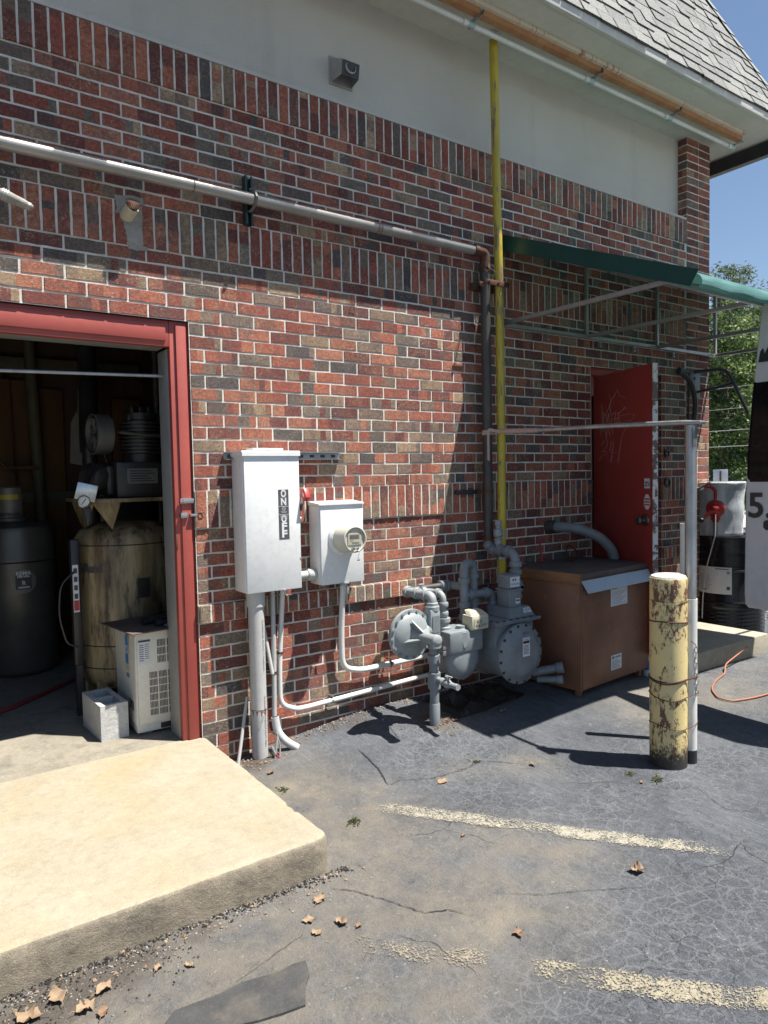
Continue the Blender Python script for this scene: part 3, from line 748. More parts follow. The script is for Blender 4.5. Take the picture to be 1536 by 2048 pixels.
# mansard roof with individual shingles
def roof():
    rnd = random.Random(5); KS = 2.3; L = 1.15*2; sl = math.sqrt(1+KS*KS)
    V, F, C = [], [], []
    rows, ex = 31, .102
    def P(x, s_, lift):   # s_ along the slope from the eave
        y = EY-.02 + s_/sl; zz = EZ+.045 + s_*KS/sl; return (x, y-lift*KS/sl, zz+lift/sl)
    for r_ in range(rows):
        s0 = r_*ex; x = -1.0 + rnd.uniform(0, .2)
        while x < EX+.02:
            wd = rnd.choice((.14, .17, .20, .24)); x1 = x+wd
            lim0 = EX+.012-s0/sl; lim1 = EX+.012-(s0+ex)/sl
            a0, a1 = min(x, lim0), min(x1, lim0); t0, t1 = min(x, lim1), min(x1, lim1)
            if a1-a0 > .01:
                th = rnd.choice((.006, .011, .013)); d = rnd.uniform(-.012, .012); g = .004
                i0 = len(V)
                V += [P(a0+g, s0+d, th), P(a1-g, s0+d, th), P(t1-g, s0+ex+.03, th*.3), P(t0+g, s0+ex+.03, th*.3), P(a0+g, s0+d, -.004), P(a1-g, s0+d, -.004)]
                c = rnd.choice(((.19, .195, .19), (.165, .17, .167), (.215, .22, .21), (.145, .15, .15)))
                F.append((i0, i0+1, i0+2, i0+3)); C.append(c); F.append((i0+4, i0+5, i0+1, i0)); C.append((.03, .03, .03))
                V.append(P(a1-g, s0+ex+.03, -.004)); F.append((i0+5, i0+6, i0+2, i0+1)); C.append((.03, .03, .03))
            x = x1
    i0 = len(V); hh = rows*ex
    V += [P(-1.3, 0, -.005), P(EX+.01, 0, -.005), P(EX+.01-hh/sl, hh, -.005), P(-1.3, hh, -.005)]; F.append((i0, i0+1, i0+2, i0+3)); C.append((.025, .025, .025))
    # slope of the end side
    i0 = len(V); V += [P(EX+.01, 0, -.004), (EX+.012, 3.3, EZ+.045), (EX+.012-hh/sl, 3.3, EZ+.045+hh*KS/sl), P(EX+.01-hh/sl, hh, -.004)]
    F.append((i0, i0+1, i0+2, i0+3)); C.append((.25, .26, .25))
    # hip caps
    s0 = 0
    while s0 < hh-.05:
        i0 = len(V)
        def Hh(s_, dx, dy): return (EX+.016-s_/sl+dx, EY-.024+s_/sl+dy, EZ+.05+s_*KS/sl)
        V += [Hh(s0, -.07, -.016), Hh(s0, .012, -.014), Hh(s0, .02, .07), Hh(s0+.16, -.07, -.008), Hh(s0+.16, .004, -.004), Hh(s0+.16, .012, .07)]
        F += [(i0, i0+1, i0+4, i0+3), (i0+1, i0+2, i0+5, i0+4)]; C += [(.25, .26, .25)]*2; s0 += .125
    b_ = building.base; me = bpy.data.meshes.new('shingle_roof'); me.from_pydata([(x-b_.x, y-b_.y, z_-b_.z) for x, y, z_ in V], [], F); me.materials.append(M['shingle'])
    ca = me.color_attributes.new('bcol', 'FLOAT_COLOR', 'CORNER'); buf = []
    for p, c in zip(me.polygons, C): buf += [*c, 1.0]*p.loop_total
    ca.data.foreach_set('color', buf); me.update()
    o = bpy.data.objects.new('shingle_roof', me); COL.objects.link(o); o.parent = building.o
roof()
# door frames
FX = 1.215
b = B('redframe')
b.box(FX, 1.3125, .022, .060, 0.0, 2.206, .003); b.box(FX+.03, 1.30, .010, .024, 0.0, 2.185, .004)
df = building.part('door_frame', b, label='red painted steel frame of the wide doorway')
b = B('redframe'); b.box(-.95, FX-.001, .022, .060, 2.072, 2.206, .003); b.box(-.95, FX-.02, .014, .024, 2.10, 2.185, .003)
building.part('door_header', b)
b = B('greyjamb'); b.box(FX-.004, FX+.05, .0605, .21, 0.0, 2.068, .003); b.box(FX+.05, FX+.09, .0605, .21, 0, 2.1, .0); b.box(-.95, FX-.006, .0605, .21, 2.078, 2.13, .003)
building.part('door_jamb', b, label='grey painted inner jamb')
b = B('chrome')
b.box(1.236, 1.318, -.002, .012, 1.262, 1.288, .002); b.box(1.236, 1.275, -.004, .014, 1.185, 1.213, .003); b.box(1.285, 1.325, -.012, .010, 1.192, 1.206, .002)
b.use('rustwire'); b.tube([(1.325, -.012, 1.21), (1.345, -.014, 1.21), (1.348, -.014, 1.185), (1.327, -.014, 1.182), (1.325, -.012, 1.21)], .0022, 6)
for zz in (1.268, 1.282): b.lathe((1.25, -.002, zz), (0, -1, 0), [(.003, 0), (.003, .002)], 8)
building.part('latch', b, parent=df)
b = B('rustwire'); b.box(1.212, 1.222, .018, .024, 1.02, 1.10, .002); building.part('strike_plate', b, parent=df)
# side door
b = B('redframe'); b.box(4.535, 4.575, .03, .10, .03, 2.21, .003); b.box(4.575, 5.42, .03, .10, 2.15, 2.21, .003); b.box(5.42, 5.465, .03, .10, .03, 2.21, .003)
building.part('door_frame', b, label='red frame of the side doorway')
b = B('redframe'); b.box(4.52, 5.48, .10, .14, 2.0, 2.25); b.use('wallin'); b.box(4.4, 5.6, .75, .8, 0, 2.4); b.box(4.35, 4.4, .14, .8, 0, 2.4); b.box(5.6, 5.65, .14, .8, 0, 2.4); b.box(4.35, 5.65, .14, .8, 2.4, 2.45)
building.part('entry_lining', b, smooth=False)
HX, HY = 4.575, -.012; ang = math.atan2(-.67, -.215)
LM = Matrix.Translation((HX, HY, 0)) @ Matrix.Rotation(ang, 4, 'Z')     # local x along the leaf
LW, LZ0, LZ1 = .70, .085, 2.125
b = B('reddoor'); b.box(0, LW, -.022, .022, LZ0, LZ1, .003, LM)
# face toward the camera is the side of -n
nl = LM.to_3x3() @ Vector((0, 1, 0)); xl = LM.to_3x3() @ Vector((1, 0, 0))
sgn = 1 if (CAMP-Vector((HX, HY, 1))).dot(nl) > 0 else -1
def LP(x, zz, off=.0): return Vector((HX, HY, 0)) + xl*x + nl*(sgn*(.022+off)) + Vector((0, 0, zz))
leaf = building.part('door', b, label='dark red steel door swung open with scratched graffiti')
b = B('peel'); b.box(LW, LW+.004, -.021, .021, LZ0, LZ1, 0, LM); building.part('door_edge', b, parent=leaf, label='door edge with peeling white paint')
b = B('knob'); o = LP(LW-.07, 1.035)
b.lathe(o, nl*sgn, [(.040, 0), (.042, .004), (.036, .010), (.016, .014), (.014, .035), (.022, .042), (.030, .052), (.031, .064), (.024, .074), (.004, .078)], 24)
building.part('door_knob', b, parent=leaf)
b = B('chrome'); b.box(LW+.004, LW+.009, -.012, .012, 1.0, 1.07, .001, LM); b.box(LW+.009, LW+.022, -.007, .007, 1.025, 1.045, .002, LM); building.part('latch_bolt', b, parent=leaf)
# stickers on the leaf
b = B('paper'); rt = -xl*1 if False else xl
vdir = xl if sgn < 0 else xl
def lquad(b_, x0, x1, z0, z1, off): b_.face([LP(x0, z0, off), LP(x1, z0, off), LP(x1, z1, off), LP(x0, z1, off)])
lquad(b, LW-.085, LW-.025, 1.26, 1.33, .0012)
b.use('ink'); lquad(b, LW-.079, LW-.031, 1.275, 1.308, .0020)
b.use('paper')
for q in ((-.074, -.062, 1.283, 1.30), (-.056, -.040, 1.280, 1.292), (-.050, -.036, 1.295, 1.303)): lquad(b, LW+q[0], LW+q[1], q[2], q[3], .0026)
building.part('door_sticker', b, parent=leaf, label='small white camera notice', smooth=False)
b = B('paper'); cx, cz, rr = LW-.056, 1.165, .05
b.face([LP(cx+rr*math.cos(R(22.5+45*i))*.72, cz+rr*math.sin(R(22.5+45*i))*1.15, .0012) for i in range(8)])
b.use('redpl')
for zz in (1.185, 1.165, 1.145): lquad(b, cx-.028, cx+.028, zz-.005, zz+.005, .0020)
building.part('door_sticker', b, parent=leaf, label='eight sided red and white notice', smooth=False)
# scratched graffiti
b = B('pinktape')
def scr(pts, r_=.0011):
    P = [LP(x, z_, .0006) for x, z_ in pts]
    Q = []
    for i in range(len(P)-1):
        for t in range(4): Q.append(P[i].lerp(P[i+1], t/4))
    Q.append(P[-1]); b.tube(Q, r_, 4, .02, 3)
XS, ZS = (LW)/122.0, 1/330.0*1.18
def gp(px, py):       # strokes copied from the door in door units
    return ((px-1183)*XS*1.02, 2.125-(py-742)*.00352)
for st in ([(1219, 786), (1221, 800), (1219, 816), (1222, 828)], [(1221, 806), (1216, 818), (1207, 832)], [(1222, 802), (1232, 786), (1236, 783)], [(1235, 779), (1239, 792), (1246, 797), (1251, 801)],
           [(1201, 806), (1203, 830), (1202, 866)], [(1205, 822), (1206, 850)], [(1209, 826), (1213, 848), (1216, 826), (1219, 850)], [(1222, 828), (1225, 872)], [(1224, 832), (1233, 826), (1230, 842), (1238, 840)],
           [(1228, 838), (1232, 858), (1238, 826), (1240, 860)], [(1236, 832), (1250, 820), (1249, 826)], [(1248, 818), (1256, 824)], [(1241, 836), (1262, 834), (1270, 838), (1262, 852), (1247, 870), (1240, 905), (1236, 935)],
           [(1195, 852), (1262, 848)], [(1206, 856), (1212, 874), (1216, 858), (1220, 876)], [(1200, 895), (1206, 886), (1214, 887), (1213, 898), (1201, 910), (1212, 908)], [(1223, 888), (1218, 908), (1230, 906)], [(1228, 890), (1223, 920), (1221, 932)],
           [(1193, 928), (1203, 918), (1214, 914)], [(1226, 913), (1234, 911)], [(1197, 850), (1199, 872)], [(1212, 872), (1211, 884)]):
    scr([gp(*p) for p in st])
building.part('scratched_graffiti', b, parent=leaf, smooth=False)

# interior room of the building
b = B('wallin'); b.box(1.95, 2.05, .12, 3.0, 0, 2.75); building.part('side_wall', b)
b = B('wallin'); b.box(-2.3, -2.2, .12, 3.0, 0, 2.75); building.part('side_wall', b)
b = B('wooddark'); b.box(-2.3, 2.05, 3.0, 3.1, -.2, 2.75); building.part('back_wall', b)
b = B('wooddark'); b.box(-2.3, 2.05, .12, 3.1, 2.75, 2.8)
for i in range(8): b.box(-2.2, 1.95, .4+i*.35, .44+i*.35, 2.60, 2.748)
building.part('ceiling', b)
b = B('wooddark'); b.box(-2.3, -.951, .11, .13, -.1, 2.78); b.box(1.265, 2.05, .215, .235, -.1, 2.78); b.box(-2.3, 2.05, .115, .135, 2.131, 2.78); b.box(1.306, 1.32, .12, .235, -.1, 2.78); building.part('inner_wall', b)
b = B('woodboard')
for i, (x0, x1) in enumerate(((.62, .80), (.815, 1.02), (1.035, 1.25), (1.65, 1.9), (.2, .42))):
    b.box(x0, x1, 2.955-.01*(i % 2), 2.998, .05, 2.3-.06*i, .003)
b.use('olive'); b.box(-1.2, 1.9, 2.93, 2.953, 2.33, 2.43, .003); b.box(-1.2, 1.9, 2.93, 2.953, 1.22, 1.31, .003)
building.part('wall_boards', b)

# ------------------------------------------------------------------ things on the wall
X_, Y_, Z_ = Vector((1, 0, 0)), Vector((0, 1, 0)), Vector((0, 0, 1))
# light trough under the soffit
t = T('light_trough', 'long rusty metal light trough with a white tube fixed under the soffit', 'light trough', (2.8, -.30, EZ))
b = B('rust')
for x0, x1 in ((-1.3, 3.12), (3.15, 4.28), (4.31, 5.25), (5.28, 6.19)):
    b.prism([(x0, -.305, 4.262), (x0, -.298, 4.228), (x0, -.252, 4.226), (x0, -.245, 4.262), (x0, -.252, 4.262), (x0, -.257, 4.236), (x0, -.293, 4.238), (x0, -.299, 4.262)], (x1-x0, 0, 0))
t.part('trough_tray', b)
b = B('drip'); b.box(-1.3, 6.19, -.332, -.308, 4.262, EZ-.001, .002); b.box(-1.3, 6.19, -.308, -.24, EZ-.03, EZ-.001); t.part('back_strip', b)
b = B('white'); b.tube([(-1.3, -.215, 4.205), (6.22, -.205, 4.205)], .0165, 14); t.part('tube', b)
for i, xx in enumerate((.9, 2.0, 3.13, 4.29, 5.26, 6.2)):
    b = B('galv'); b.box(xx-.006, xx+.006, -.31, -.20, 4.214, 4.219); b.box(xx-.006, xx+.006, -.192, -.188, 4.19, 4.219); b.box(xx-.02, xx-.014, -.31, -.20, 4.214, 4.219)
    t.part('hanger', b)
    b = B('teal'); b.cyl((xx-.035, -.2145+.001*i, 4.205), (xx+.02, -.214+.001*i, 4.205), .0195); b.use('white'); b.cyl((xx-.075, -.2145+.001*i, 4.205), (xx-.036, -.214+.001*i, 4.205), .020)
    t.part('coupling', b)
# exhaust hood on the stucco
t = T('vent_hood', 'small grey louvred exhaust hood on the grey stucco band', 'vent hood', (2.34, SY, 3.80))
b = B('hoodgrey'); x0, x1, z0, z1 = 2.265, 2.405, 3.735, 3.875
b.box(x0-.012, x1+.012, SY-.008, SY-.001, z0-.012, z1+.012, .002)
b.face([(x0, SY-.008, z1), (x1, SY-.008, z1), (x1-.01, -.035, z1-.055), (x0+.01, -.035, z1-.055)])
b.face([(x0, SY-.008, z0), (x0, SY-.008, z1), (x0+.01, -.035, z1-.055), (x0+.01, -.020, z0+.005)])
b.face([(x1, SY-.008, z1), (x1, SY-.008, z0), (x1-.01, -.020, z0+.005), (x1-.01, -.035, z1-.055)])
t.part('hood', b, smooth=False)
b = B('black'); b.face([(x0+.01, -.033, z1-.056), (x1-.01, -.033, z1-.056), (x1-.01, -.018, z0+.005), (x0+.01, -.018, z0+.005)])
b.use('hoodgrey'); b.lathe((2.335, -.034, 3.79), (0, 1, -.1), [(.030, 0), (.036, .003), (.036, .01)], 20, caps=False)
t.part('flap', b)
# yellow gas riser
t = T('yellow_gas_pipe', 'tall chipped yellow gas pipe running from soffit to meters', 'gas pipe', (3.42, -.13, .55))
b = B('yellow'); b.tube([(3.392, -.135, 4.235), (3.40, -.135, 3.6), (3.418, -.135, 2.6), (3.422, -.135, 1.6), (3.415, -.13, .56)], .0285, 20); t.part('riser_pipe', b)
b = B('white'); b.tube([(3.390, -.135, EZ-.001), (3.392, -.135, 4.236)], .0292, 20); t.part('primed_end', b)
b = B('galv'); b.lathe((3.415, -.13, .80), Z_, [(.036, 0), (.036, .02), (.030, .02), (.030, .045), (.036, .045), (.036, .06)], 18); t.part('collar', b)
# clamps holding both pipes
def clamp(z_, x0, x1, lab):
    b = B('rustwire'); b.box(x0, x1, -.172, -.166, z_-.018, z_+.018, .002); b.box(x0, x1, -.104+.0, -.098, z_-.018, z_+.018, .001)
    for xx in (x0+.015, (x0+x1)/2, x1-.015): b.cyl((xx, -.185, z_), (xx, -.04, z_), .0045, seg=8); b.lathe((xx, -.172, z_), (0, -1, 0), [(.010, 0), (.010, .008)], 6)
    b.box(x0-.01, x1+.0, -.045, .008, z_-.022, z_+.022, .002)
    return solo('pipe_clamp', b, lab, 'clamp', ((x0+x1)/2, 0, z_))
clamp(2.648, 3.275, 3.475, 'rusty bolted clamp joining the yellow and dark pipes below the elbow')
t = T('pipe_strut', 'dark strut bracket with pipe clamp beside the brick soldier course', 'strut bracket', (3.2, 0, 1.262))
b = B('black'); b.box(3.10, 3.30, -.035, -.006, 1.25, 1.278, .002); t.part('channel', b)
b = B('rustwire'); b.lathe((3.333, -.09, 1.25), Z_, [(.0365, 0), (.0365, .028)], 20, caps=False); b.box(3.28, 3.30, -.09, -.03, 1.252, 1.276); t.part('clamp', b)
# dark steel pipe: horizontal run with elbow and drop
t = T('steel_pipe', 'long weathered horizontal steel pipe turning down beside the yellow pipe', 'steel pipe', (3.33, -.09, .85))
b = B('pipe'); b.tube([(-1.3, -.105, 2.868), (1.64, -.10, 2.868), (3.232, -.095, 2.862)], .0305, 20); t.part('horizontal_run', b)
b = B('rustwire'); b.lathe((3.225, -.095, 2.862), X_, [(.038, 0), (.038, .03), (.034, .032)], 20)
b.tube([(3.25, -.095, 2.862), (3.333, -.092, 2.862), (3.333, -.09, 2.775)], .0345, 18, .07, 8); b.lathe((3.333, -.09, 2.79), (0, 0, -1), [(.038, 0), (.038, .03), (.034, .032)], 20); t.part('elbow', b)
b = B('blackpipe'); b.tube([(3.333, -.09, 2.77), (3.335, -.09, 1.8), (3.333, -.09, .955)], .0325, 20); t.part('drop_pipe', b)
b = B('rustwire'); b.lathe((3.333, -.09, .93), Z_, [(.037, 0), (.038, .012), (.034, .03)], 20); t.part('rusty_joint', b)
b = B('rustwire')
for ph in (0, 2.2, 4.1): b.tube([(3.333+.036*math.cos(a+ph)*1.05, -.09+.036*math.sin(a+ph), 2.76+.03*math.sin(a*2+ph)) for a in [i*.45 for i in range(15)]], .0022, 5)
b.tube([(3.33, -.13, 2.78), (3.30, -.16, 2.74), (3.31, -.15, 2.70)], .002, 5); b.tube([(3.33, -.13, 2.76), (3.37, -.155, 2.72)], .002, 5)
for x0 in (1.32, 2.45, 2.47): b.lathe((x0, -.101, 2.867), X_, [(.0318, 0), (.0318, .004)], 18, caps=False)
b.tube([(2.46, -.13, 2.85), (2.44, -.14, 2.83), (2.48, -.14, 2.82), (2.47, -.13, 2.85)], .002, 5)
t.part('binding_wire', b)
# strut holding the horizontal pipe
t = T('wall_strut', 'dark green vertical strut channel clamped to the horizontal pipe', 'strut bracket', (1.655, 0, 2.76))
b = B('greenmetal'); x0 = 1.655
b.box(x0-.021, x0+.021, -.008, -.003, 2.755, 3.01); b.box(x0-.021, x0-.018, -.045, -.008, 2.755, 3.01); b.box(x0+.018, x0+.021, -.045, -.008, 2.755, 3.01); b.box(x0-.018, x0-.010, -.045, -.042, 2.755, 3.01); b.box(x0+.010, x0+.018, -.045, -.042, 2.755, 3.01)
t.part('channel', b, smooth=False)
b = B('midgrey'); b.tube([(x0+.0, -.045, 2.915), (x0, -.075, 2.912), (x0, -.125, 2.895), (x0, -.141, 2.868), (x0, -.125, 2.838), (x0, -.08, 2.822), (x0, -.045, 2.822)], .008, 8); b.cyl((x0-.01, -.075, 2.925), (x0+.012, -.10, 2.925), .008, seg=8)
t.part('pipe_strap', b)
# vent stub with mesh and cement patch
b = B('patchc')
rnd = random.Random(4); ring = []
corn = ((.965, 2.785), (1.10, 2.795), (1.118, 2.70), (1.108, 2.60), (1.112, 2.535), (1.02, 2.530), (1.012, 2.60), (1.0, 2.66), (.968, 2.70))
for (x0_, z0_), (x1_, z1_) in zip(corn, corn[1:]+corn[:1]):
    for k_ in range(5): ring.append((x0_+(x1_-x0_)*k_/5+rnd.uniform(-.006, .006), -.006, z0_+(z1_-z0_)*k_/5+rnd.uniform(-.006, .006)))
b.prism(ring[::-1], (0, .0088, 0)); b.mats.append('patchc')
building.part('cement_patch', b, label='smeared grey cement patch round the capped pipe stub', smooth=False)
t = T('pipe_stub', 'cream plastic pipe stub with wire mesh over its open end', 'pipe stub', (1.035, 0, 2.715))
b = B('cream'); a0, a1 = Vector((1.018, .0, 2.690)), Vector((1.026, -.080, 2.716)); ax = (a1-a0)
b.lathe(a0, ax, [(.034, 0), (.034, ax.length), (.029, ax.length), (.029, ax.length-.05)], 24, caps=False); b.use('black'); b.lathe(a0, ax, [(.028, ax.length-.05), (.001, ax.length-.049)], 20)
t.part('pipe', b)
b = B('rustwire'); q = ax.normalized().to_track_quat('Z', 'Y'); e1, e2 = q @ Vector((1, 0, 0)), q @ Vector((0, 1, 0))
for i in range(-4, 5):
    for s_ in (1, -1):
        o_ = e1*(i*.0085); L_ = math.sqrt(max(0, .034**2-(i*.0085)**2)); d_ = (e2+e1*.5*s_).normalized()
        b.tube([a1+ax.normalized()*.012*(1-(i/5)**2)+o_-d_*L_*.95, a1+ax.normalized()*.02+o_, a1+ax.normalized()*.012*(1-(i/5)**2)+o_+d_*L_*.95], .0021, 5)
t.part('wire_mesh', b)
# taped conduit end
t = T('taped_conduit', 'grey conduit end wrapped in frayed tape, upper left', 'conduit', (.36, -.1, 2.66))
P0, P1 = Vector((-.25, .0, 2.90)), Vector((.555, -.20, 2.578))
b = B('pipe'); b.cyl(P0, P1, .020, .017); t.part('conduit', b)
b = B('patchc'); dr = (P1-P0).normalized()
b.lathe(P1-dr*.13, dr, [(.021, 0), (.027, .01), (.028, .035), (.026, .05), (.024, .07), (.0225, .10), (.014, .138), (.004, .142)], 12, sx=1.0, sy=.9); t.part('tape_wrap', b)
b = B('galv')
for i in range(3): b.lathe(P1-dr*(.118-.010*i), dr+Vector((.1*i-.1, .1, 0)), [(.0290, 0), (.0290, .004)], 12, caps=False)
t.part('tie_wire', b)
b = B('patchc'); b.box(-.36, -.10, -.14, -.10, 2.55, 2.92, .01); b.use('pipe'); b.box(-.40, .05, -.115, -.02, 2.60, 2.70, .01)
solo('bracket_plate', b, 'grey plate just beyond the left edge carrying the taped conduit', 'plate', (-.23, -.12, 2.55))

# disconnect switch box
t = T('switch_box', 'tall white electrical switch box labelled ON and OFF on the brick wall', 'switch box', (1.69, 0, .775))
b = B('panel'); b.box(1.520, 1.853, -.148, -.010, .775, 1.515, .004)
t.part('enclosure', b)
b = B('panel'); b.box(1.527, 1.8535, -.1565, -.1485, .772, 1.512, .0035); t.part('cover', b)
b = B('panel'); b.prism([(1.514, -.006, 1.503), (1.514, -.166, 1.503), (1.514, -.166, 1.526), (1.514, -.158, 1.532), (1.514, -.006, 1.536)], (.345, 0, 0), .0015); b.box(1.60, 1.78, -.12, -.02, 1.5362, 1.548, .004); t.part('rain_cap', b)
lx0, lx1 = 1.722, 1.784
b = B('ink'); b.box(lx0, lx1, -.1575, -.1566, 1.050, 1.322); lb = t.part('switch_label', b, smooth=False)
b = B('paper'); fy = -.1580
for s_, z_ in (('O', 1.282), ('N', 1.238), ('O', 1.144), ('F', 1.103), ('F', 1.062)): b.text(s_, .054, ((lx0+lx1)/2, fy, z_), X_, Z_, .0003, .032, 'CENTER', .0022)
for z_ in (1.230, 1.186): b.box(lx0, lx1, fy-.0004, fy, z_-.0009, z_+.0009)
b.lathe(((lx0+lx1)/2, fy, 1.218), (0, -1, 0), [(.0105, 0), (.0105, .0005), (.0088, .0005), (.0088, 0)], 20, caps=False)
b.text('UL', .012, ((lx0+lx1)/2, fy, 1.2135), X_, Z_, .0003, .008, 'CENTER')
for z_, w_ in ((1.200, .034), (1.194, .026), (1.178, .04), (1.172, .044), (1.166, .036), (1.160, .04)): b.text('LISTED SWITCH' if w_ > .03 else 'ENCLOSED', .006, ((lx0+lx1)/2, fy, z_), X_, Z_, .0003, w_, 'CENTER')
t.part('label_lettering', b, parent=lb, smooth=False)
b = B('galv'); b.box(1.855, 1.872, -.13, -.05, 1.06, 1.24, .006); b.prism([(1.874, -.10, 1.20), (1.874, -.14, 1.20), (1.874, -.170, 1.285), (1.874, -.150, 1.292)], (.004, 0, 0)); b.cyl((1.85, -.10, 1.15), (1.882, -.10, 1.15), .018, seg=16)
for zz in (1.075, 1.09): b.cyl((1.871, -.115, zz), (1.8735, -.115, zz), .005, seg=10)
lv = t.part('switch_lever', b)
b = B('redpl'); mt = Matrix.Translation((1.884, -.168, 1.290)) @ Matrix.Rotation(R(-28), 4, 'X')
b.box(-.015, .015, -.022, .022, -.030, .030, .004, mt); b.use('panel'); b.box(-.0155, -.0148, -.005, .005, -.012, .012, 0, mt); t.part('red_handle', b, parent=lv)
b = B('galv'); b.box(1.845, 1.857, -.1580, -.150, .93, .945, .001); b.box(1.735, 1.755, -.1655, -.1568, .767, .776, .001); b.cyl((1.747, -.162, .768), (1.747, -.162, .752), .0035, seg=8); t.part('hasp', b)
# strut channel behind it
b = B('galv')
b.box(1.478, 2.205, -.0085, -.004, 1.488, 1.529); b.box(1.478, 2.205, -.042, -.0085, 1.5262, 1.529); b.box(1.478, 2.205, -.042, -.0085, 1.488, 1.4908); b.use('black')
for i in range(10): b.box(1.50+i*.072, 1.53+i*.072, -.0090, -.0084, 1.500, 1.516)
solo('strut_channel', b, 'galvanised slotted strut channel behind the top of the switch box', 'strut channel', (1.84, 0, 1.488), smooth=False)
# meter box
t = T('meter_box', 'white electric meter box with round beige meter on the brick wall', 'meter box', (2.13, 0, .765))
b = B('panel'); b.box(1.988, 2.283, -.125, -.008, .768, 1.232, .004); b.box(1.995, 2.284, -.1325, -.1255, .766, 1.222, .003); t.part('enclosure', b)
b = B('panel'); b.prism([(1.982, -.004, 1.223), (1.982, -.141, 1.223), (1.982, -.141, 1.233), (1.982, -.008, 1.246), (1.982, -.004, 1.246)], (.307, 0, 0), .001); t.part('rain_cap', b)
MX, MZ = 2.142, 1.030
b = B('panel'); b.lathe((MX, -.132, MZ), (0, -1, 0), [(.100, 0), (.100, .004), (.094, .012), (.086, .016), (.086, .022)], 40); t.part('meter_ring', b)
b = B('meterc'); b.lathe((MX, -.152, MZ), (0, -1, 0), [(.0805, 0), (.080, .02), (.076, .085), (.0765, .088), (.078, .10), (.0765, .112), (.069, .116), (.066, .113), (.066, .104)], 44)
mt_ = t.part('meter', b)
b = B('face'); fy = -.259
b.box(MX-.046, MX+.046, fy-.001, fy+.003, MZ-.032, MZ+.036, .001); b.use('lcd'); b.box(MX-.034, MX+.030, fy-.002, fy-.0012, MZ+.002, MZ+.026)
b.use('ink'); b.text('kWh', .010, (MX-.03, fy-.0013, MZ-.012), X_, Z_, .0002); b.text('8 4 1 0 5', .014, (MX-.028, fy-.0023, MZ+.008), X_, Z_, .0002, .045)
for z_ in (MZ-.018, MZ-.024): b.box(MX-.02, MX+.03, fy-.0015, fy-.001, z_-.0012, z_+.0012)
t.part('display', b, parent=mt_, smooth=False)
b = B('chrome'); b.box(MX-.030, MX-.006, -.270, -.262, MZ-.062, MZ-.044, .003); b.lathe((MX+.012, -.266, MZ-.054), (0, -1, 0), [(.007, 0), (.009, .005), (.004, .008)], 12); b.cyl((MX-.006, -.267, MZ-.053), (MX+.01, -.270, MZ-.056), .003, seg=8)
b.tube([(MX+.014, -.27, MZ-.058), (MX+.022, -.272, MZ-.075), (MX+.018, -.268, MZ-.092)], .0012, 5); t.part('seal_lock', b, parent=mt_)
b = B('paper'); b.box(MX+.002, MX+.034, -.2665, -.2658, MZ-.130, MZ-.090, .0); b.use('ink'); b.text('UL', .012, (MX+.018, -.2669, MZ-.110), X_, Z_, .0002, .010, 'CENTER'); b.box(MX+.008, MX+.028, -.2670, -.2666, MZ-.122, MZ-.116); t.part('seal_tag', b, parent=mt_, smooth=False)
b = B('galv'); b.box(2.12, 2.175, -.142, -.110, .758, .768, .002); b.box(2.150, 2.168, -.150, -.146, .700, .742, .003); b.cyl((2.158, -.146, .75), (2.158, -.146, .72), .004, seg=8); t.part('hasp', b)
# nipple between
b = B('pvcgrey'); b.cyl((1.853, -.068, .828), (1.965, -.068, .828), .024); b.lathe((1.935, -.068, .828), X_, [(.030, 0), (.036, .008), (.036, .045), (.030, .052)], 24)
solo('conduit_nipple', b, 'short grey conduit nipple joining switch box and meter box', 'conduit', (1.91, -.068, .80))
# riser and conduits
t = T('conduit_riser', 'thick white conduit riser with rusty wire under the switch box', 'conduit riser', (1.605, -.085, -.16))
b = B('pvcgrey'); b.cyl((1.605, -.085, -.19), (1.605, -.085, .70), .0435, seg=28); t.part('riser_pipe', b)
b = B('pvcgrey'); b.lathe((1.605, -.085, .685), Z_, [(.0435, 0), (.0505, .006), (.0505, .088)], 28, caps=False); t.part('coupling', b)
b = B('rustwire'); b.lathe((1.605, -.085, .117), (0.08, .1, 1), [(.0448, 0), (.0448, .003)], 28, caps=False); b.tube([(1.605, -.130, .117), (1.615, -.142, .11), (1.600, -.146, .122), (1.612, -.150, .106), (1.622, -.135, .115)], .0014, 5)
t.part('binding_wire', b)
b = B('cabedge')
rnd = random.Random(9)
for a_ in (200, 232, 265, 300): 
    a_ = R(a_); b.face([(1.605+.0438*math.cos(a_-.10), -.085+.0438*math.sin(a_-.10), .128+rnd.uniform(-.01, .012)), (1.605+.0438*math.cos(a_-.16), -.085+.0438*math.sin(a_-.16), .118), (1.605+.0438*math.cos(a_), -.085+.0438*math.sin(a_), .085+rnd.uniform(-.015, .01)), (1.605+.0438*math.cos(a_+.14), -.085+.0438*math.sin(a_+.14), .117)])
t.part('rust_stain', b, smooth=False)
b = B('ink'); 
for i, s_ in enumerate(('SCHEDULE 40 PVC CONDUIT', 'SUNLIGHT RESISTANT 90C')):
    b.text(s_, .012, (1.618, -.1285, .62-.42*i), (0, 0, -1), X_, .0002, .28)
t.part('printed_line', b, smooth=False)
b = B('pvcgrey'); b.tube([(1.716, -.065, .778), (1.714, -.065, .4), (1.706, -.065, .05)], .0135, 14)
t = T('conduit_drop', 'thin straight grey conduit dropping between riser and curved conduit', 'conduit', (1.71, -.065, .03)); t.part('conduit', b)
b = B('rustwire'); b.lathe((1.712, -.065, .295), Z_, [(.0165, 0), (.0165, .012)], 14, caps=False); b.box(1.69, 1.735, -.06, .003, .297, .304); t.part('strap', b)
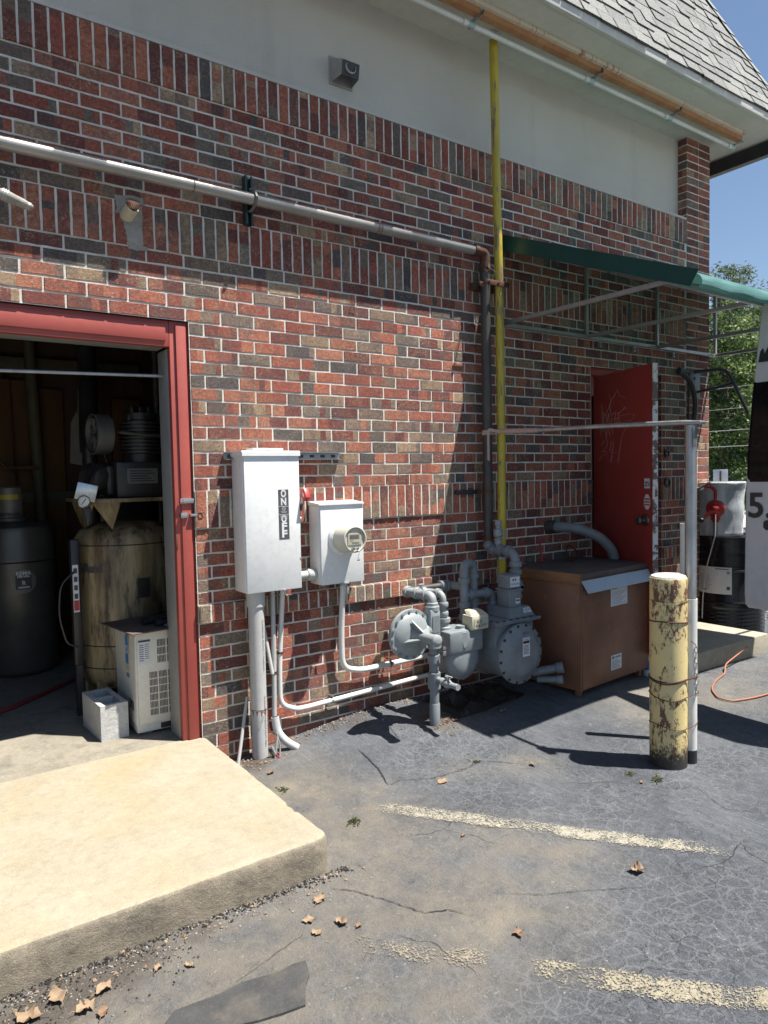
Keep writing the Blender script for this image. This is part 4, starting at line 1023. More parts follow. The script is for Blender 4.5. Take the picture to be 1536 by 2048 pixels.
b = B('pvcgrey'); P = fillet([Vector((1.700, -.085, .055)), Vector((1.706, -.10, -.03)), Vector((1.745, -.13, -.085)), Vector((1.80, -.15, -.125))], .05)
b.tube(P, .0225, 16); b.use('black'); b.lathe(P[0]+Vector((-.0004, .001, .0006)), P[0]-P[1], [(.0175, 0), (.0172, .0004)], 16); solo('conduit_elbow', b, 'loose curved grey conduit elbow sticking out of the asphalt', 'conduit elbow', (1.75, -.12, -.13))
def strap(tt, p, ax, r_, key='galv'):
    b = B(key); b.lathe(Vector(p)-Vector(ax)*.006, ax, [(r_, 0), (r_, .012)], 14, caps=False); up = Vector(ax).cross(Y_).normalized()
    q_ = Vector(p)+up*(r_+.008); b.cyl(q_+Vector((0, -.012, 0)), q_+Vector((0, .04, 0)), .006, seg=8); tt.part('strap', b)
t = T('curved_conduit', 'grey conduit curving from the switch box along the foot of the wall', 'conduit', (1.77, -.04, .06))
b = B('white'); b.tube([(1.780, -.065, .778), (1.779, -.055, .70), (1.758, -.040, .33), (1.758, -.036, .10), (1.86, -.034, .052), (1.93, -.034, .05), (2.30, -.036, .062), (2.95, -.04, .084)], .0150, 14, .10, 8); t.part('conduit', b)
strap(t, (1.763, -.043, .40), Z_, .0185, 'rustwire'); strap(t, (2.10, -.035, .056), X_, .0175)
t = T('curved_conduit', 'grey conduit curving from the meter box toward the gas regulator', 'conduit', (2.17, -.05, .2))
b = B('white'); b.tube([(2.166, -.085, .77), (2.166, -.075, .68), (2.164, -.05, .46), (2.170, -.046, .24), (2.30, -.045, .205), (2.38, -.045, .204), (2.95, -.046, .212)], .0180, 16, .13, 10); t.part('conduit', b)
b = B('pvcgrey'); b.lathe((2.166, -.085, .745), Z_, [(.022, 0), (.022, .025)], 18); t.part('connector', b)
strap(t, (2.52, -.046, .208), X_, .0208, 'rustwire')
b = B('pvcgrey'); b.cyl((1.655, -.03, .66), (1.692, -.085, .30), .0105, seg=12); solo('loose_rod', b, 'short thin grey rod leaning behind the white riser', 'rod', (1.692, -.085, .30))
b = B('pvcgrey'); b.cyl((1.566, -.02, .18), (1.470, -.09, -.165), .0095, seg=12); solo('loose_rod', b, 'thin grey rod leaning at the wall foot left of the riser', 'rod', (1.48, -.09, -.16))
b = B('hosegrey')
b.tube([(1.70, -.10, .00), (1.69, -.13, -.05), (1.665, -.16, -.10), (1.65, -.17, -.165)], .006, 8); b.tube([(1.69, -.12, -.02), (1.70, -.14, -.09), (1.675, -.18, -.16)], .005, 8)
b.tube([(1.645, -.15, -.08), (1.655, -.175, -.12), (1.64, -.185, -.17)], .007, 8); b.use('redpl'); b.tube([(1.655, -.18, -.115), (1.672, -.19, -.14), (1.66, -.20, -.165)], .005, 8)
solo('cable_stub', b, 'bundle of cut grey and red cable ends at the foot of the riser', 'cable', (1.66, -.16, -.17))

# ------------------------------------------------------------------ gas equipment
def collar(b, p, ax, r_, w_=.03): b.lathe(Vector(p)-Vector(ax).normalized()*w_/2, ax, [(r_*.93, 0), (r_, .003), (r_, w_-.003), (r_*.93, w_)], 18)
def ell(b, pts, r_, fil): 
    b.tube(pts, r_, 16, fil, 8)
# regulator with its feed pipe
t = T('gas_regulator', 'grey gas regulator with big round diaphragm case in the sunlight', 'gas regulator', (2.60, -.40, -.09))
RC = Vector((2.425, -.385, .468))
b = B('gaslight')
b.lathe(RC+Vector((0, .055, 0)), (0, -1, 0), [(.05, 0), (.085, .004), (.118, .028), (.124, .045), (.146, .047), (.1475, .052), (.1475, .066), (.146, .071), (.124, .073), (.118, .080), (.095, .094), (.06, .104), (.04, .108)], 48)
cs = t.part('diaphragm_case', b)
b = B('gas')
for i in range(16):
    a_ = i*math.pi/8+.1; p = RC+Vector((.1355*math.cos(a_), -.018, .1355*math.sin(a_))); b.lathe(p, (0, -1, 0), [(.0085, 0), (.0085, .008)], 6)
t.part('bolt_ring', b, parent=cs)
b = B('gaslight'); S0 = RC+Vector((.012, -.045, .0))
b.lathe(S0, (0, -1, 0), [(.052, 0), (.036, .03), (.031, .05), (.030, .17), (.034, .172), (.034, .192), (.024, .20), (.010, .202)], 24)
for a_ in (20, 110, 200, 290):
    d_ = Vector((math.cos(R(a_)), 0, math.sin(R(a_)))); n_ = Vector((-math.sin(R(a_)), 0, math.cos(R(a_))))*.004
    b.prism([S0+d_*.028-n_, S0+d_*.10+Vector((0, -.005, 0))-n_, S0+d_*.09+Vector((0, -.012, 0))-n_, S0+d_*.034+Vector((0, -.085, 0))-n_], n_*2)
t.part('spring_tower', b)
b = B('gaslight'); b.box(2.545, 2.625, -.43, -.35, .40, .60, .018); b.cyl((2.50, -.385, .47), (2.56, -.385, .47), .045); collar(b, (2.588, -.39, .60), Z_, .044, .03); collar(b, (2.588, -.40, .385), Z_, .046, .04)
b.use('gas'); b.box(2.560, 2.612, -.4315, -.430, .46, .56); t.part('valve_body', b)
b = B('gas'); ell(b, [(2.588, -.40, .40), (2.588, -.40, -.12)], .0275, 0); collar(b, (2.588, -.40, .30), Z_, .037, .05); collar(b, (2.588, -.40, .17), Z_, .038, .10)
b.lathe((2.588, -.40, -.03), Z_, [(.0315, -.09), (.0315, .06), (.029, .065)], 18)
t.part('feed_pipe', b)
b = B('gaslight'); b.cyl((2.588, -.42, .185), (2.588, -.50, .178), .016); collar(b, (2.588, -.475, .18), Y_, .022, .02); b.lathe((2.588, -.515, .177), (0, -1, 0), [(.020, -.02), (.026, 0), (.026, .014), (.018, .03), (.015, .075), (.018, .077), (.018, .10)], 14)
b.box(2.576, 2.600, -.535, -.510, .195, .222, .003); b.box(2.582, 2.594, -.562, -.505, .218, .226, .002); t.part('test_valve', b)
b = B('rustwire'); b.tube([(2.62, -.44, .44), (2.625, -.455, .40), (2.615, -.46, .35), (2.622, -.45, .30)], .003, 6); b.use('galv'); b.lathe((2.618, -.462, .37), (0, -1, 0), [(.012, 0), (.012, .004)], 12); b.box(2.606, 2.628, -.468, -.462, .325, .352, .002); t.part('seal_chain', b)
# house piping run
t = T('gas_pipework', 'grey painted threaded gas piping with elbows linking regulator and meters', 'pipework', (2.97, -.22, .45))
b = B('gaslight'); ell(b, [(2.588, -.392, .605), (2.588, -.392, .672), (2.588, -.13, .668)], .027, .05)
for p, ax in (((2.588, -.392, .62), Z_), ((2.588, -.335, .671), Y_), ((2.588, -.25, .67), Y_), ((2.588, -.155, .668), Y_)): collar(b, p, ax, .036, .03)
t.part('elbow_pipe', b)
b = B('gaslight'); ell(b, [(2.60, -.205, .668), (2.70, -.23, .668), (2.71, -.345, .664), (2.71, -.350, .47)], .020, .04)
for p, ax in (((2.66, -.22, .668), X_), ((2.71, -.35, .60), Z_), ((2.71, -.35, .545), Z_), ((2.71, -.30, .664), Y_)): collar(b, p, ax, .029, .03)
b.cyl((2.645, -.218, .67), (2.645, -.218, .71), .010); b.box(2.625, 2.665, -.228, -.208, .71, .718, .002); t.part('bypass_pipe', b)
b = B('blackpipe'); b.cyl((2.60, -.105, .665), (2.90, -.105, .665), .0225); t.part('wall_pipe', b)
b = B('gas'); ell(b, [(2.88, -.105, .665), (2.975, -.115, .665), (2.975, -.235, .665), (2.975, -.235, .655)], .027, .03)
collar(b, (2.90, -.105, .665), X_, .037, .035); collar(b, (2.94, -.108, .665), X_, .037, .03)
ell(b, [(2.965, -.25, .44), (2.965, -.25, .815), (3.065, -.225, .815), (3.065, -.225, .46)], .029, .06)
for p in ((2.965, -.25, .475), (2.965, -.25, .555), (2.965, -.25, .71), (3.065, -.225, .73), (3.065, -.225, .60), (3.065, -.225, .50)): collar(b, p, Z_, .038, .035)
t.part('return_bend', b)
b = B('gas'); ell(b, [(2.965, -.25, .615), (3.205, -.262, .612), (3.205, -.264, .47)], .026, .05)
for p, ax in (((3.01, -.252, .615), X_), ((3.14, -.258, .612), X_), ((3.205, -.264, .545), Z_), ((3.205, -.264, .49), Z_)): collar(b, p, ax, .036, .03)
t.part('inlet_pipe', b)
b = B('gas'); ell(b, [(3.333, -.09, .935), (3.333, -.09, .872), (3.338, -.335, .866), (3.338, -.337, .49)], .031, .065)
for p, ax in (((3.333, -.095, .90), Z_), ((3.334, -.15, .870), Y_), ((3.335, -.215, .868), Y_), ((3.337, -.275, .867), Y_), ((3.338, -.337, .79), Z_), ((3.338, -.337, .74), Z_), ((3.338, -.337, .58), Z_)): collar(b, p, ax, .041, .034)
b.lathe((3.338, -.337, .60), Z_, [(.030, 0), (.044, .015), (.050, .035), (.044, .075), (.030, .09)], 18); b.box(3.32, 3.356, -.395, -.375, .62, .66, .004); b.cyl((3.338, -.33, .64), (3.338, -.395, .64), .016)
t.part('outlet_pipe', b)
b = B('gaslight'); b.cyl((3.334, -.185, .88), (3.334, -.185, 1.045), .018); collar(b, (3.334, -.185, .925), Z_, .026, .03); collar(b, (3.334, -.185, 1.055), Z_, .024, .035); b.lathe((3.334, -.185, .955), Z_, [(.02, 0), (.032, .012), (.034, .035), (.030, .055), (.018, .065)], 14); b.cyl((3.334, -.175, .985), (3.334, -.235, .985), .012); b.box(3.328, 3.340, -.242, -.232, .965, 1.005, .002); t.part('test_cock', b)
# small diaphragm meter
t = T('gas_meter', 'smaller grey gas meter with cream index box between the regulator and the larger meter', 'gas meter', (2.78, -.38, .12))
b = B('gas'); SC_ = Vector((2.80, -.36, .272))
b.lathe(SC_+Vector((0, .13, 0)), (0, -1, 0), [(.08, 0), (.112, .01), (.120, .03), (.121, .17), (.130, .172), (.130, .186), (.121, .188), (.112, .205), (.085, .218), (.04, .222)], 40)
b.box(2.665, 2.935, -.46, -.26, .31, .452, .02); t.part('meter_body', b)
b = B('gas')
for i in range(10):
    a_ = i*math.pi/5+.3; p = SC_+Vector((.1255*math.cos(a_), -.055, .1255*math.sin(a_))); b.lathe(p, (0, -1, 0), [(.007, 0), (.007, .007)], 6)
t.part('bolt_ring', b)
b = B('gaslight'); b.lathe((2.71, -.35, .445), Z_, [(.042, 0), (.042, .02), (.034, .025), (.034, .05), (.040, .052), (.040, .075)], 20); b.lathe((2.80, -.40, .40), Z_, [(.034, 0), (.034, .05), (.030, .055), (.030, .07)], 18)
b.prism([(2.75, -.455, .44), (2.79, -.47, .44), (2.79, -.47, .36), (2.77, -.465, .345)], (0, .02, 0)); t.part('meter_union', b)
b = B('cream'); mt = Matrix.Translation((2.895, -.43, .487)) @ Matrix.Rotation(R(0), 4, 'Z')
b.box(-.068, .070, -.045, .05, -.045, .045, .010, mt); b.prism([(2.832, -.47, .530), (2.962, -.47, .530), (2.945, -.43, .556), (2.850, -.43, .556)], (0, .055, 0), .004); ib = t.part('index_box', b)
b = B('face'); b.box(2.842, 2.955, -.4775, -.4755, .452, .512, .001); b.use('ink')
for x_, z_ in ((2.87, .494), (2.895, .494), (2.862, .470), (2.882, .468), (2.906, .470), (2.930, .472)): b.lathe((x_, -.4780, z_), (0, -1, 0), [(.008, 0), (.008, .0006), (.0062, .0006), (.0062, 0)], 14, caps=False); b.box(x_-.001, x_+.001, -.4790, -.4780, z_-.006, z_+.002)
t.part('dial_plate', b, parent=ib, smooth=False)
# big meter
t = T('gas_meter', 'larger grey gas meter with big bolted round front and dial tower, beside the cabinet', 'gas meter', (3.17, -.40, .03))
BC = Vector((3.168, -.545, .262))
b = B('gas')
b.lathe(BC+Vector((0, .34, 0)), (0, -1, 0), [(.13, 0), (.165, .012), (.172, .03), (.172, .05), (.185, .052), (.185, .064), (.168, .066), (.168, .318), (.188, .320), (.188, .336), (.178, .339), (.150, .352), (.135, .366), (.11, .374), (.04, .378)], 52)
b.box(3.005, 3.335, -.49, -.245, .30, .452, .008); mb = t.part('meter_body', b)
b = B('gas'); b.box(2.985, 3.375, -.520, -.215, .4525, .462, .003); b.box(2.985, 3.375, -.520, -.215, .4625, .472, .003); t.part('top_flange', b)
b = B('dark')
for i in range(16):
    a_ = i*math.pi/8+.15; p = BC+Vector((.178*math.cos(a_), .003, .178*math.sin(a_))); b.lathe(p, (0, -1, 0), [(.0085, 0), (.0085, .009)], 6)
for i in range(7):
    b.lathe((3.005+i*.0585, -.505, .472), Z_, [(.008, 0), (.008, .007)], 6); b.lathe((3.005+i*.0585, -.232, .472), Z_, [(.008, 0), (.008, .007)], 6)
for i in range(4): b.lathe((2.999, -.46+i*.06, .472), Z_, [(.008, 0), (.008, .007)], 6); b.lathe((3.361, -.46+i*.06, .472), Z_, [(.008, 0), (.008, .007)], 6)
t.part('bolt_ring', b, parent=mb)
b = B('paper'); b.box(BC.x-.028, BC.x+.034, BC.y-.0410+.0, BC.y-.0395, .255, .372); b.use('rustwire'); b.box(BC.x-.024, BC.x+.030, BC.y-.0418, BC.y-.0410, .335, .352); b.use('ink')
b.text('CAUTION', .014, (BC.x+.003, BC.y-.0418, .356), X_, Z_, .0002, .05, 'CENTER')
for i in range(7): b.box(BC.x-.022, BC.x+.028-.004*(i % 3), BC.y-.0416, BC.y-.0411, .270+i*.0085, .2735+i*.0085)
t.part('meter_label', b, parent=mb, smooth=False)
b = B('ink'); b.text('250', .02, (BC.x-.02, BC.y-.0350, .392), X_, Z_, .0006, .05); t.part('cast_lettering', b, parent=mb, smooth=False)
b = B('gas'); b.prism([(3.13, -.49, .473), (3.355, -.49, .473), (3.335, -.455, .535), (3.15, -.455, .535)], (0, .20, 0), .004); t.part('gallery', b)
b = B('paper'); b.face([(3.265, -.478, .496), (3.335, -.478, .496), (3.330, -.466, .526), (3.268, -.466, .526)]); b.use('ink'); b.text('NATURAL', .014, (3.272, -.4765, .512), X_, (0, .37, .93), .0002, .055); b.text('GAS', .012, (3.276, -.4790, .500), X_, (0, .37, .93), .0002, .03); t.part('meter_label', b, smooth=False)
b = B('gas'); b.box(3.175, 3.275, -.445, -.33, .530, .640, .004); b.box(3.168, 3.282, -.452, -.323, .640, .650, .002); b.box(3.172, 3.278, -.440, -.335, .650, .742, .012); tw = t.part('index_tower', b)
b = B('paper'); b.box(3.183, 3.267, -.4420, -.4405, .664, .728, .001); b.use('ink')
for i in range(5): b.lathe((3.195+i*.0155, -.4425, .682), (0, -1, 0), [(.0062, 0), (.0062, .0006), (.0045, .0006), (.0045, 0)], 12, caps=False)
for i in range(2): b.lathe((3.208+i*.02, -.4425, .710), (0, -1, 0), [(.0072, 0), (.0072, .0006)], 12)
b.use('paper'); b.box(3.225, 3.262, -.4470, -.4455, .556, .590); b.use('ink'); b.box(3.229, 3.258, -.4476, -.4471, .571, .582); t.part('dial_plate', b, parent=tw, smooth=False)
for x_, y_ in ((3.205, -.264), (3.338, -.337)):
    b = B('gas'); b.lathe((x_, y_, .472), Z_, [(.046, 0), (.048, .004), (.048, .022), (.042, .026)], 8); t.part('pipe_boss', b)
t2 = T('capped_pipes', 'two short grey capped pipe stubs low beside the brown cabinet', 'pipe stub', (3.42, -.50, .10))
b = B('gas'); b.cyl((3.30, -.40, .075), (3.49, -.60, .135), .028); collar(b, (3.475, -.585, .130), (.19, -.20, .06), .036, .045); t2.part('pipe', b)
b = B('gas'); b.cyl((3.36, -.50, .055), (3.44, -.64, .072), .020); collar(b, (3.43, -.625, .070), (.08, -.14, .017), .027, .035); t2.part('pipe', b)
# crumpled dark sheet beneath the meters
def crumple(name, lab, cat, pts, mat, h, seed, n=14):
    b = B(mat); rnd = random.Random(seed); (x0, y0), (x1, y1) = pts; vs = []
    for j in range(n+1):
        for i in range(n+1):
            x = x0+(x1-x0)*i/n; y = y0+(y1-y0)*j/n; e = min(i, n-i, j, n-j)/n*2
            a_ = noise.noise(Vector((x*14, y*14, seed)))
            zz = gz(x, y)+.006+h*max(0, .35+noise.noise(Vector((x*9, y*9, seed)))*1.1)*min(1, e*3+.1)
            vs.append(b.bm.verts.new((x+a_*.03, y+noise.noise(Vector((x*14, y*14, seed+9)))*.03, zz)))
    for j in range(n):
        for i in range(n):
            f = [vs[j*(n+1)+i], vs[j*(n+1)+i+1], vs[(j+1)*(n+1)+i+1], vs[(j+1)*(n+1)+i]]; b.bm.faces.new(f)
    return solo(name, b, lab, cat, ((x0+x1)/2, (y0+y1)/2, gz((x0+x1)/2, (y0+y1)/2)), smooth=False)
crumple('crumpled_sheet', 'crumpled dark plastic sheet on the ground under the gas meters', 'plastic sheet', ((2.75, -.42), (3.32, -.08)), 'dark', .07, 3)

# ------------------------------------------------------------------ brown cabinet
t = T('equipment_cabinet', 'weathered brown metal cabinet with pale vinyl flap in front of the door', 'cabinet', (3.56, -.68, -.04))
CM = Matrix.Translation((3.56, -.68, 0)) @ Matrix.Rotation(R(5), 4, 'Z'); CW, CD = .815, .60
b = B('cab'); b.box(0, CW, 0, CD, -.022, .700, .004, CM); t.part('cabinet_body', b)
b = B('cab'); b.box(.012, CW-.008, -.012, -.001, -.010, .655, .002, CM); fp = t.part('front_panel', b)
b = B('midgrey')
for x_, z_ in [(.03, .04+i*.145) for i in range(5)]+[(CW-.025, .04+i*.145) for i in range(5)]+[(.28, .64), (.55, .64), (.28, .02), (.55, .02)]: b.lathe(CM @ Vector((x_, -.0125, z_)), CM.to_3x3() @ Vector((0, -1, 0)), [(.0055, 0), (.005, .002)], 8)
t.part('screws', b, parent=fp)
b = B('cabtop'); b.box(-.010, CW+.010, -.012, CD, .7012, .735, .004, CM); t.part('top_board', b)
b = B('cabedge'); b.box(-.0135, -.0105, -.01, CD, .672, .738, .001, CM); b.box(-.012, .0, -.0145, -.0125, -.02, .738, .001, CM); t.part('edge_trim', b)
for x_, y_ in ((.03, .03), (CW-.06, .03), (.03, CD-.06), (CW-.06, CD-.06)):
    b = B('cab'); p = CM @ Vector((x_, y_, 0)); g_ = gz(p.x, p.y); b.box(x_, x_+.035, y_, y_+.035, g_-.01, -.022, .002, CM); t.part('leg', b)
b = B('flap'); b.prism([CM @ Vector(p) for p in ((.0, -.016, .693), (.0, -.064, .622), (.0, -.062, .618), (.0, -.013, .686))], (CM.to_3x3() @ Vector((CW+.02, 0, 0)))); t.part('vinyl_flap', b, smooth=False)
b = B('paper'); b.box(.33, .53, -.0145, -.0125, .485, .615, 0, CM); pp = t.part('paper_notice', b, smooth=False)
def ctext(b, s, size, x, z, wd=None): b.text(s, size, CM @ Vector((x, -.0152, z)), CM.to_3x3() @ X_, Z_, .0002, wd)
b = B('greyink'); 
for i in range(9): b.box(.345, .515-.02*((i*3) % 4), -.0150, -.0146, .497+i*.0098, .4995+i*.0098, 0, CM)
b.use('ink'); ctext(b, 'WARNING', .014, .355, .597, .05); b.box(.345, .352, -.0152, -.0148, .597, .605, 0, CM); t.part('notice_text', b, parent=pp, smooth=False)
b = B('paper'); b.box(.33, .455, -.0145, -.0125, .055, .155, 0, CM); pp = t.part('warning_label', b, smooth=False)
b = B('ink'); ctext(b, 'WARNING', .018, .375, .132, .07)
b.prism([CM @ Vector(p) for p in ((.337, -.0152, .132), (.369, -.0152, .132), (.353, -.0152, .152))], (0, .0004, 0))
for i in range(6): b.box(.342, .442-.015*(i % 3), -.0150, -.0146, .065+i*.010, .0675+i*.010, 0, CM)
t.part('label_text', b, parent=pp, smooth=False)
b = B('hosegrey'); b.tube([(4.02, .01, .975), (4.05, -.10, .985), (4.15, -.20, .965), (4.28, -.28, .90), (4.37, -.31, .80), (4.40, -.31, .735)], .038, 16, .08, 6); b.use('blackpipe'); b.lathe((4.03, .0, .978), (0.1, -1, .05), [(.052, 0), (.050, .05), (.042, .07)], 20)
solo('duct_hose', b, 'thick grey corrugated hose arching from the wall onto the cabinet', 'hose', (4.40, -.31, .735))
b = B('redpl'); b.cyl((3.83, -.12, .74), (3.90, -.03, .90), .007, seg=10); solo('red_rod', b, 'thin red rod leaning on the wall behind the cabinet top', 'rod', (3.83, -.12, .74))
b = B('rustwire'); b.tube([(4.02, -.25, .742), (4.08, -.12, .80), (4.18, -.06, .84), (4.22, -.10, .80), (4.15, -.18, .75), (4.05, -.14, .745)], .005, 8, .05); solo('cable_loop', b, 'thin dark cable loop lying at the back of the cabinet top', 'cable', (4.1, -.15, .74))

# ------------------------------------------------------------------ bollard, posts
BX, BY = 3.255, -1.50; gb = gz(BX, BY)
t = T('bollard', 'chipped yellow steel bollard with rusty wire bands standing on the asphalt', 'bollard', (BX, BY, gb))
b = B('bollard'); 
prof = [(.0925, -.03)] + [(.092+.0006*math.sin(i*1.7), .02+i*.0655) for i in range(15)] + [(.0915, .968), (.0895, .974)]
b.lathe((BX, BY, gb), Z_, prof, 44); t.part('steel_pipe', b)
b = B('capc'); b.lathe((BX, BY, gb+.9735), Z_, [(.0885, 0), (.084, .010), (.06, .018), (.02, .022)], 30); t.part('concrete_cap', b)
def wireband(zz, dx, wob, r_=.0022, ex=0):
    pts = []
    for i in range(41):
        a_ = 2*math.pi*i/40; rr = .0945; x = BX+rr*math.cos(a_); y = BY+rr*math.sin(a_)
        if dx and math.cos(a_-R(-28)) > .55: x += dx*math.cos(R(-28))*(math.cos(a_-R(-28))-.55)/.45; y += dx*math.sin(R(-28))*(math.cos(a_-R(-28))-.55)/.45
        pts.append((x, y, gb+zz+wob*math.sin(a_*2+zz*9)))
    return pts
b = B('rustwire')
b.tube(wireband(.755, 0, .004), .0035, 6); b.tube(wireband(.455, .062, .006), .0035, 6); b.tube(wireband(.449, .062, .010), .003, 6); b.tube(wireband(.365, .062, .010), .0022, 6); b.tube(wireband(.215, .062, .012), .002, 6); b.tube(wireband(.86, 0, .001), .0012, 5)
t.part('wire_band', b)
PX, PY = 3.362, -1.556; gp_ = gz(PX, PY)
t = T('pvc_sleeve', 'white plastic sleeve pipe wired to the right side of the bollard', 'plastic pipe', (PX, PY, gp_))
b = B('white'); b.lathe((PX, PY, gp_), Z_, [(.034, -.03), (.034, .86), (.030, .86), (.030, .80)], 28, caps=False); t.part('pipe', b)
b = B('black'); b.lathe((PX, PY, gp_), Z_, [(.0346, -.02), (.0347, .02), (.0344, .07)], 28, caps=False); t.part('grime_band', b)
t = T('galvanized_post', 'tall galvanised steel post standing in the white sleeve', 'post', (PX, PY, gp_))
b = B('galv'); b.cyl((PX, PY, gp_+.02), (3.405, -1.532, 1.615), .0285, seg=26); t.part('post', b)
b = B('galv'); b.box(3.36, 3.385, -1.575, -1.572, 1.50, 1.60, .001); t.part('tape_end', b)
b = B('galv'); P = [Vector((3.41, -1.57, 1.622)), Vector((3.405, -1.50, 1.630)), Vector((3.375, -1.0, 1.645)), Vector((3.355, -.55, 1.652)), Vector((3.345, -.17, 1.668))]
b.tube(P, .0135, 14); b.box(3.375, 3.435, -1.60, -1.49, 1.617, 1.633, .006)
t = T('galvanized_rail', 'horizontal galvanised rail from the post top to the dark pipe', 'rail', (3.405, -1.53, 1.62)); t.part('rail', b)
b = B('pinktape'); b.tube([P[3].lerp(P[4], .05), P[3].lerp(P[4], .5), P[4]], .0155, 12); t.part('tape_sleeve', b)
b = B('pinktape'); b.lathe((3.337, -.09, 1.655), (.1, .1, 1), [(.035, -.012), (.039, 0), (.040, .012), (.036, .026)], 16, caps=False); b.tube([(3.345, -.17, 1.668), (3.31, -.14, 1.68), (3.30, -.12, 1.66)], .012, 8)
b.prism([(3.292, -.135, 1.675), (3.306, -.14, 1.675), (3.301, -.145, 1.47), (3.286, -.14, 1.478)], (0, .002, 0)); t.part('tape_knot', b)
b = B('chrome')
cz = gp_+.60
for i in range(9):
    mt = Matrix.Translation((PX-.012-.002*(i % 2)+.001*i, PY-.040, cz-i*.028)) @ Matrix.Rotation(R(20 if i % 2 else 100), 4, 'Z')
    b.tube([mt @ Vector(p) for p in ((-.006, 0, -.012), (-.006, 0, .012), (0, 0, .018), (.006, 0, .012), (.006, 0, -.012), (0, 0, -.018), (-.006, 0, -.012))], .0022, 5)
b.use('rustwire'); b.tube([(PX-.045, PY-.03, cz+.05), (PX-.02, PY-.042, cz+.03), (PX-.012, PY-.042, cz+.01)], .002, 5)
solo('hanging_chain', b, 'short steel chain hanging on the white sleeve pipe', 'chain', (PX, PY-.04, cz-.24))
b = B('white'); q_ = (3.60, -1.375); b.lathe((q_[0], q_[1], gz(*q_)), Z_, [(.024, -.02), (.024, 1.225), (.021, 1.225), (.021, 1.18)], 22, caps=False)
solo('plastic_pipe', b, 'slimmer white plastic pipe standing behind the bollard', 'plastic pipe', (*q_, gz(*q_)))
b = B('orange'); P = []
for x_, y_ in ((5.45, -.76), (5.05, -.80), (4.95, -.86), (4.70, -.92), (4.52, -1.0), (4.40, -1.12), (4.42, -1.20), (4.62, -1.25), (5.0, -1.28), (5.6, -1.2)): P.append(Vector((x_, y_, gz(x_, y_)+.010)))
P[0].z += .10; P[1].z += .03; b.tube(P, .0055, 8, .12, 5); solo('extension_cord', b, 'orange extension cord trailing over the asphalt toward the van', 'cord', (4.6, -1.1, gz(4.6, -1.1)))
b = B('white'); b.lathe((4.43, -.60, gz(4.43, -.60)), Z_, [(.055, 0), (.062, .006), (.062, .14), (.058, .15), (.050, .152), (.03, .160)], 26); t = T('plastic_tub', 'small white tub with blue print under the open door', 'tub', (4.43, -.60, gz(4.43, -.6))); t.part('tub', b)
b = B('blue'); b.lathe((4.43, -.60, gz(4.43, -.60)+.05), Z_, [(.0625, 0), (.0625, .07)], 26, caps=False); t.part('printed_band', b)

# ------------------------------------------------------------------ awning
AZ0, AZ1, AF, AL, AR = 2.425, 2.975, -1.30, 3.545, 6.27
t = T('awning', 'door awning of bare aluminium tubing with torn green fabric top', 'awning', (4.9, 0, AZ0))
def sq(b, p0, p1, s=.013, upv=None):
    p0, p1 = Vector(p0), Vector(p1); d = (p1-p0); L_ = d.length; q = d.to_track_quat('X', 'Z'); b.box(0, L_, -s, s, -s, s, .002, Matrix.Translation(p0) @ q.to_matrix().to_4x4(), 1)
b = B('alu'); sq(b, (AL-.02, -.022, AZ0), (AR, -.022, AZ0)); t.part('lower_wall_rail', b)
b = B('alu'); sq(b, (AL-.02, -.022, AZ1), (AR+.25, -.022, AZ1)); t.part('upper_wall_rail', b)
AXS = (AL, 4.455, 5.365, 6.255)
for x_ in AXS:
    b = B('alu'); sq(b, (x_, -.022, AZ0+.0135), (x_, -.022, AZ1-.0135)); t.part('upright', b)
    b = B('alu'); sq(b, (x_, -.0355, AZ0), (x_, AF+.0135, AZ0-.006)); t.part('outrigger', b)
    b = B('alu'); sq(b, (x_, -.04, AZ1+.004), (x_, AF, AZ0+.026), .011); t.part('rafter', b)
b = B('alu'); sq(b, (AL-.015, AF, AZ0-.006), (AR+.3, AF, AZ0-.006)); t.part('front_rail', b)
for x_, z_ in ((3.72, AZ1), (4.02, AZ0-.045), (4.62, AZ0-.045), (4.75, AZ1), (5.05, AZ0-.045), (5.72, AZ1), (5.6, AZ0-.045)):
    b = B('galv'); b.box(x_-.012, x_+.012, -.030, .004, z_-.02, z_+.018, .003); b.use('black'); b.box(x_-.006, x_+.006, -.0315, -.0302, z_-.010, z_+.008); t.part('wall_clip', b)
def cz_(y): return 3.035+(y/1.5)*.632 - .012*math.sin(-y*3.0)
b = B('canopy'); nx, ny = 30, 14; vs = []
for j in range(ny+1):
    y = -.012 - 1.455*j/ny
    for i in range(nx+1):
        x = 3.53+(AR+.10-3.53)*i/nx; sag = -.010*abs(math.sin((x-AL)/.91*math.pi))*math.sin(j/ny*math.pi)
        vs.append(b.bm.verts.new((x, y, cz_(y)+sag)))
for j in range(ny):
    for i in range(nx):
        f = b.bm.faces.new([vs[j*(nx+1)+i], vs[j*(nx+1)+i+1], vs[(j+1)*(nx+1)+i+1], vs[(j+1)*(nx+1)+i]])
t.part('canopy_fabric', b, label='sun faded green awning fabric')
b = B('film')
prev = None
vs = []
for i in range(41):
    x = 3.56+(AR+.10-3.56)*i/40; row = []
    for j, (y, z_) in enumerate(((-1.462, cz_(-1.467)+.004), (-1.490, 2.408), (-1.500, 2.385), (-1.498, 2.362+.005*math.sin(i*1.3)), (-1.470, 2.350+.004*math.sin(i*.9)))):
        row.append(b.bm.verts.new((x, y, z_)))
    vs.append(row)
for i in range(40):
    for j in range(4): b.bm.faces.new([vs[i][j], vs[i][j+1], vs[i+1][j+1], vs[i+1][j]])
t.part('rolled_valance', b, label='bright teal rolled edge along the front')
b = B('green')
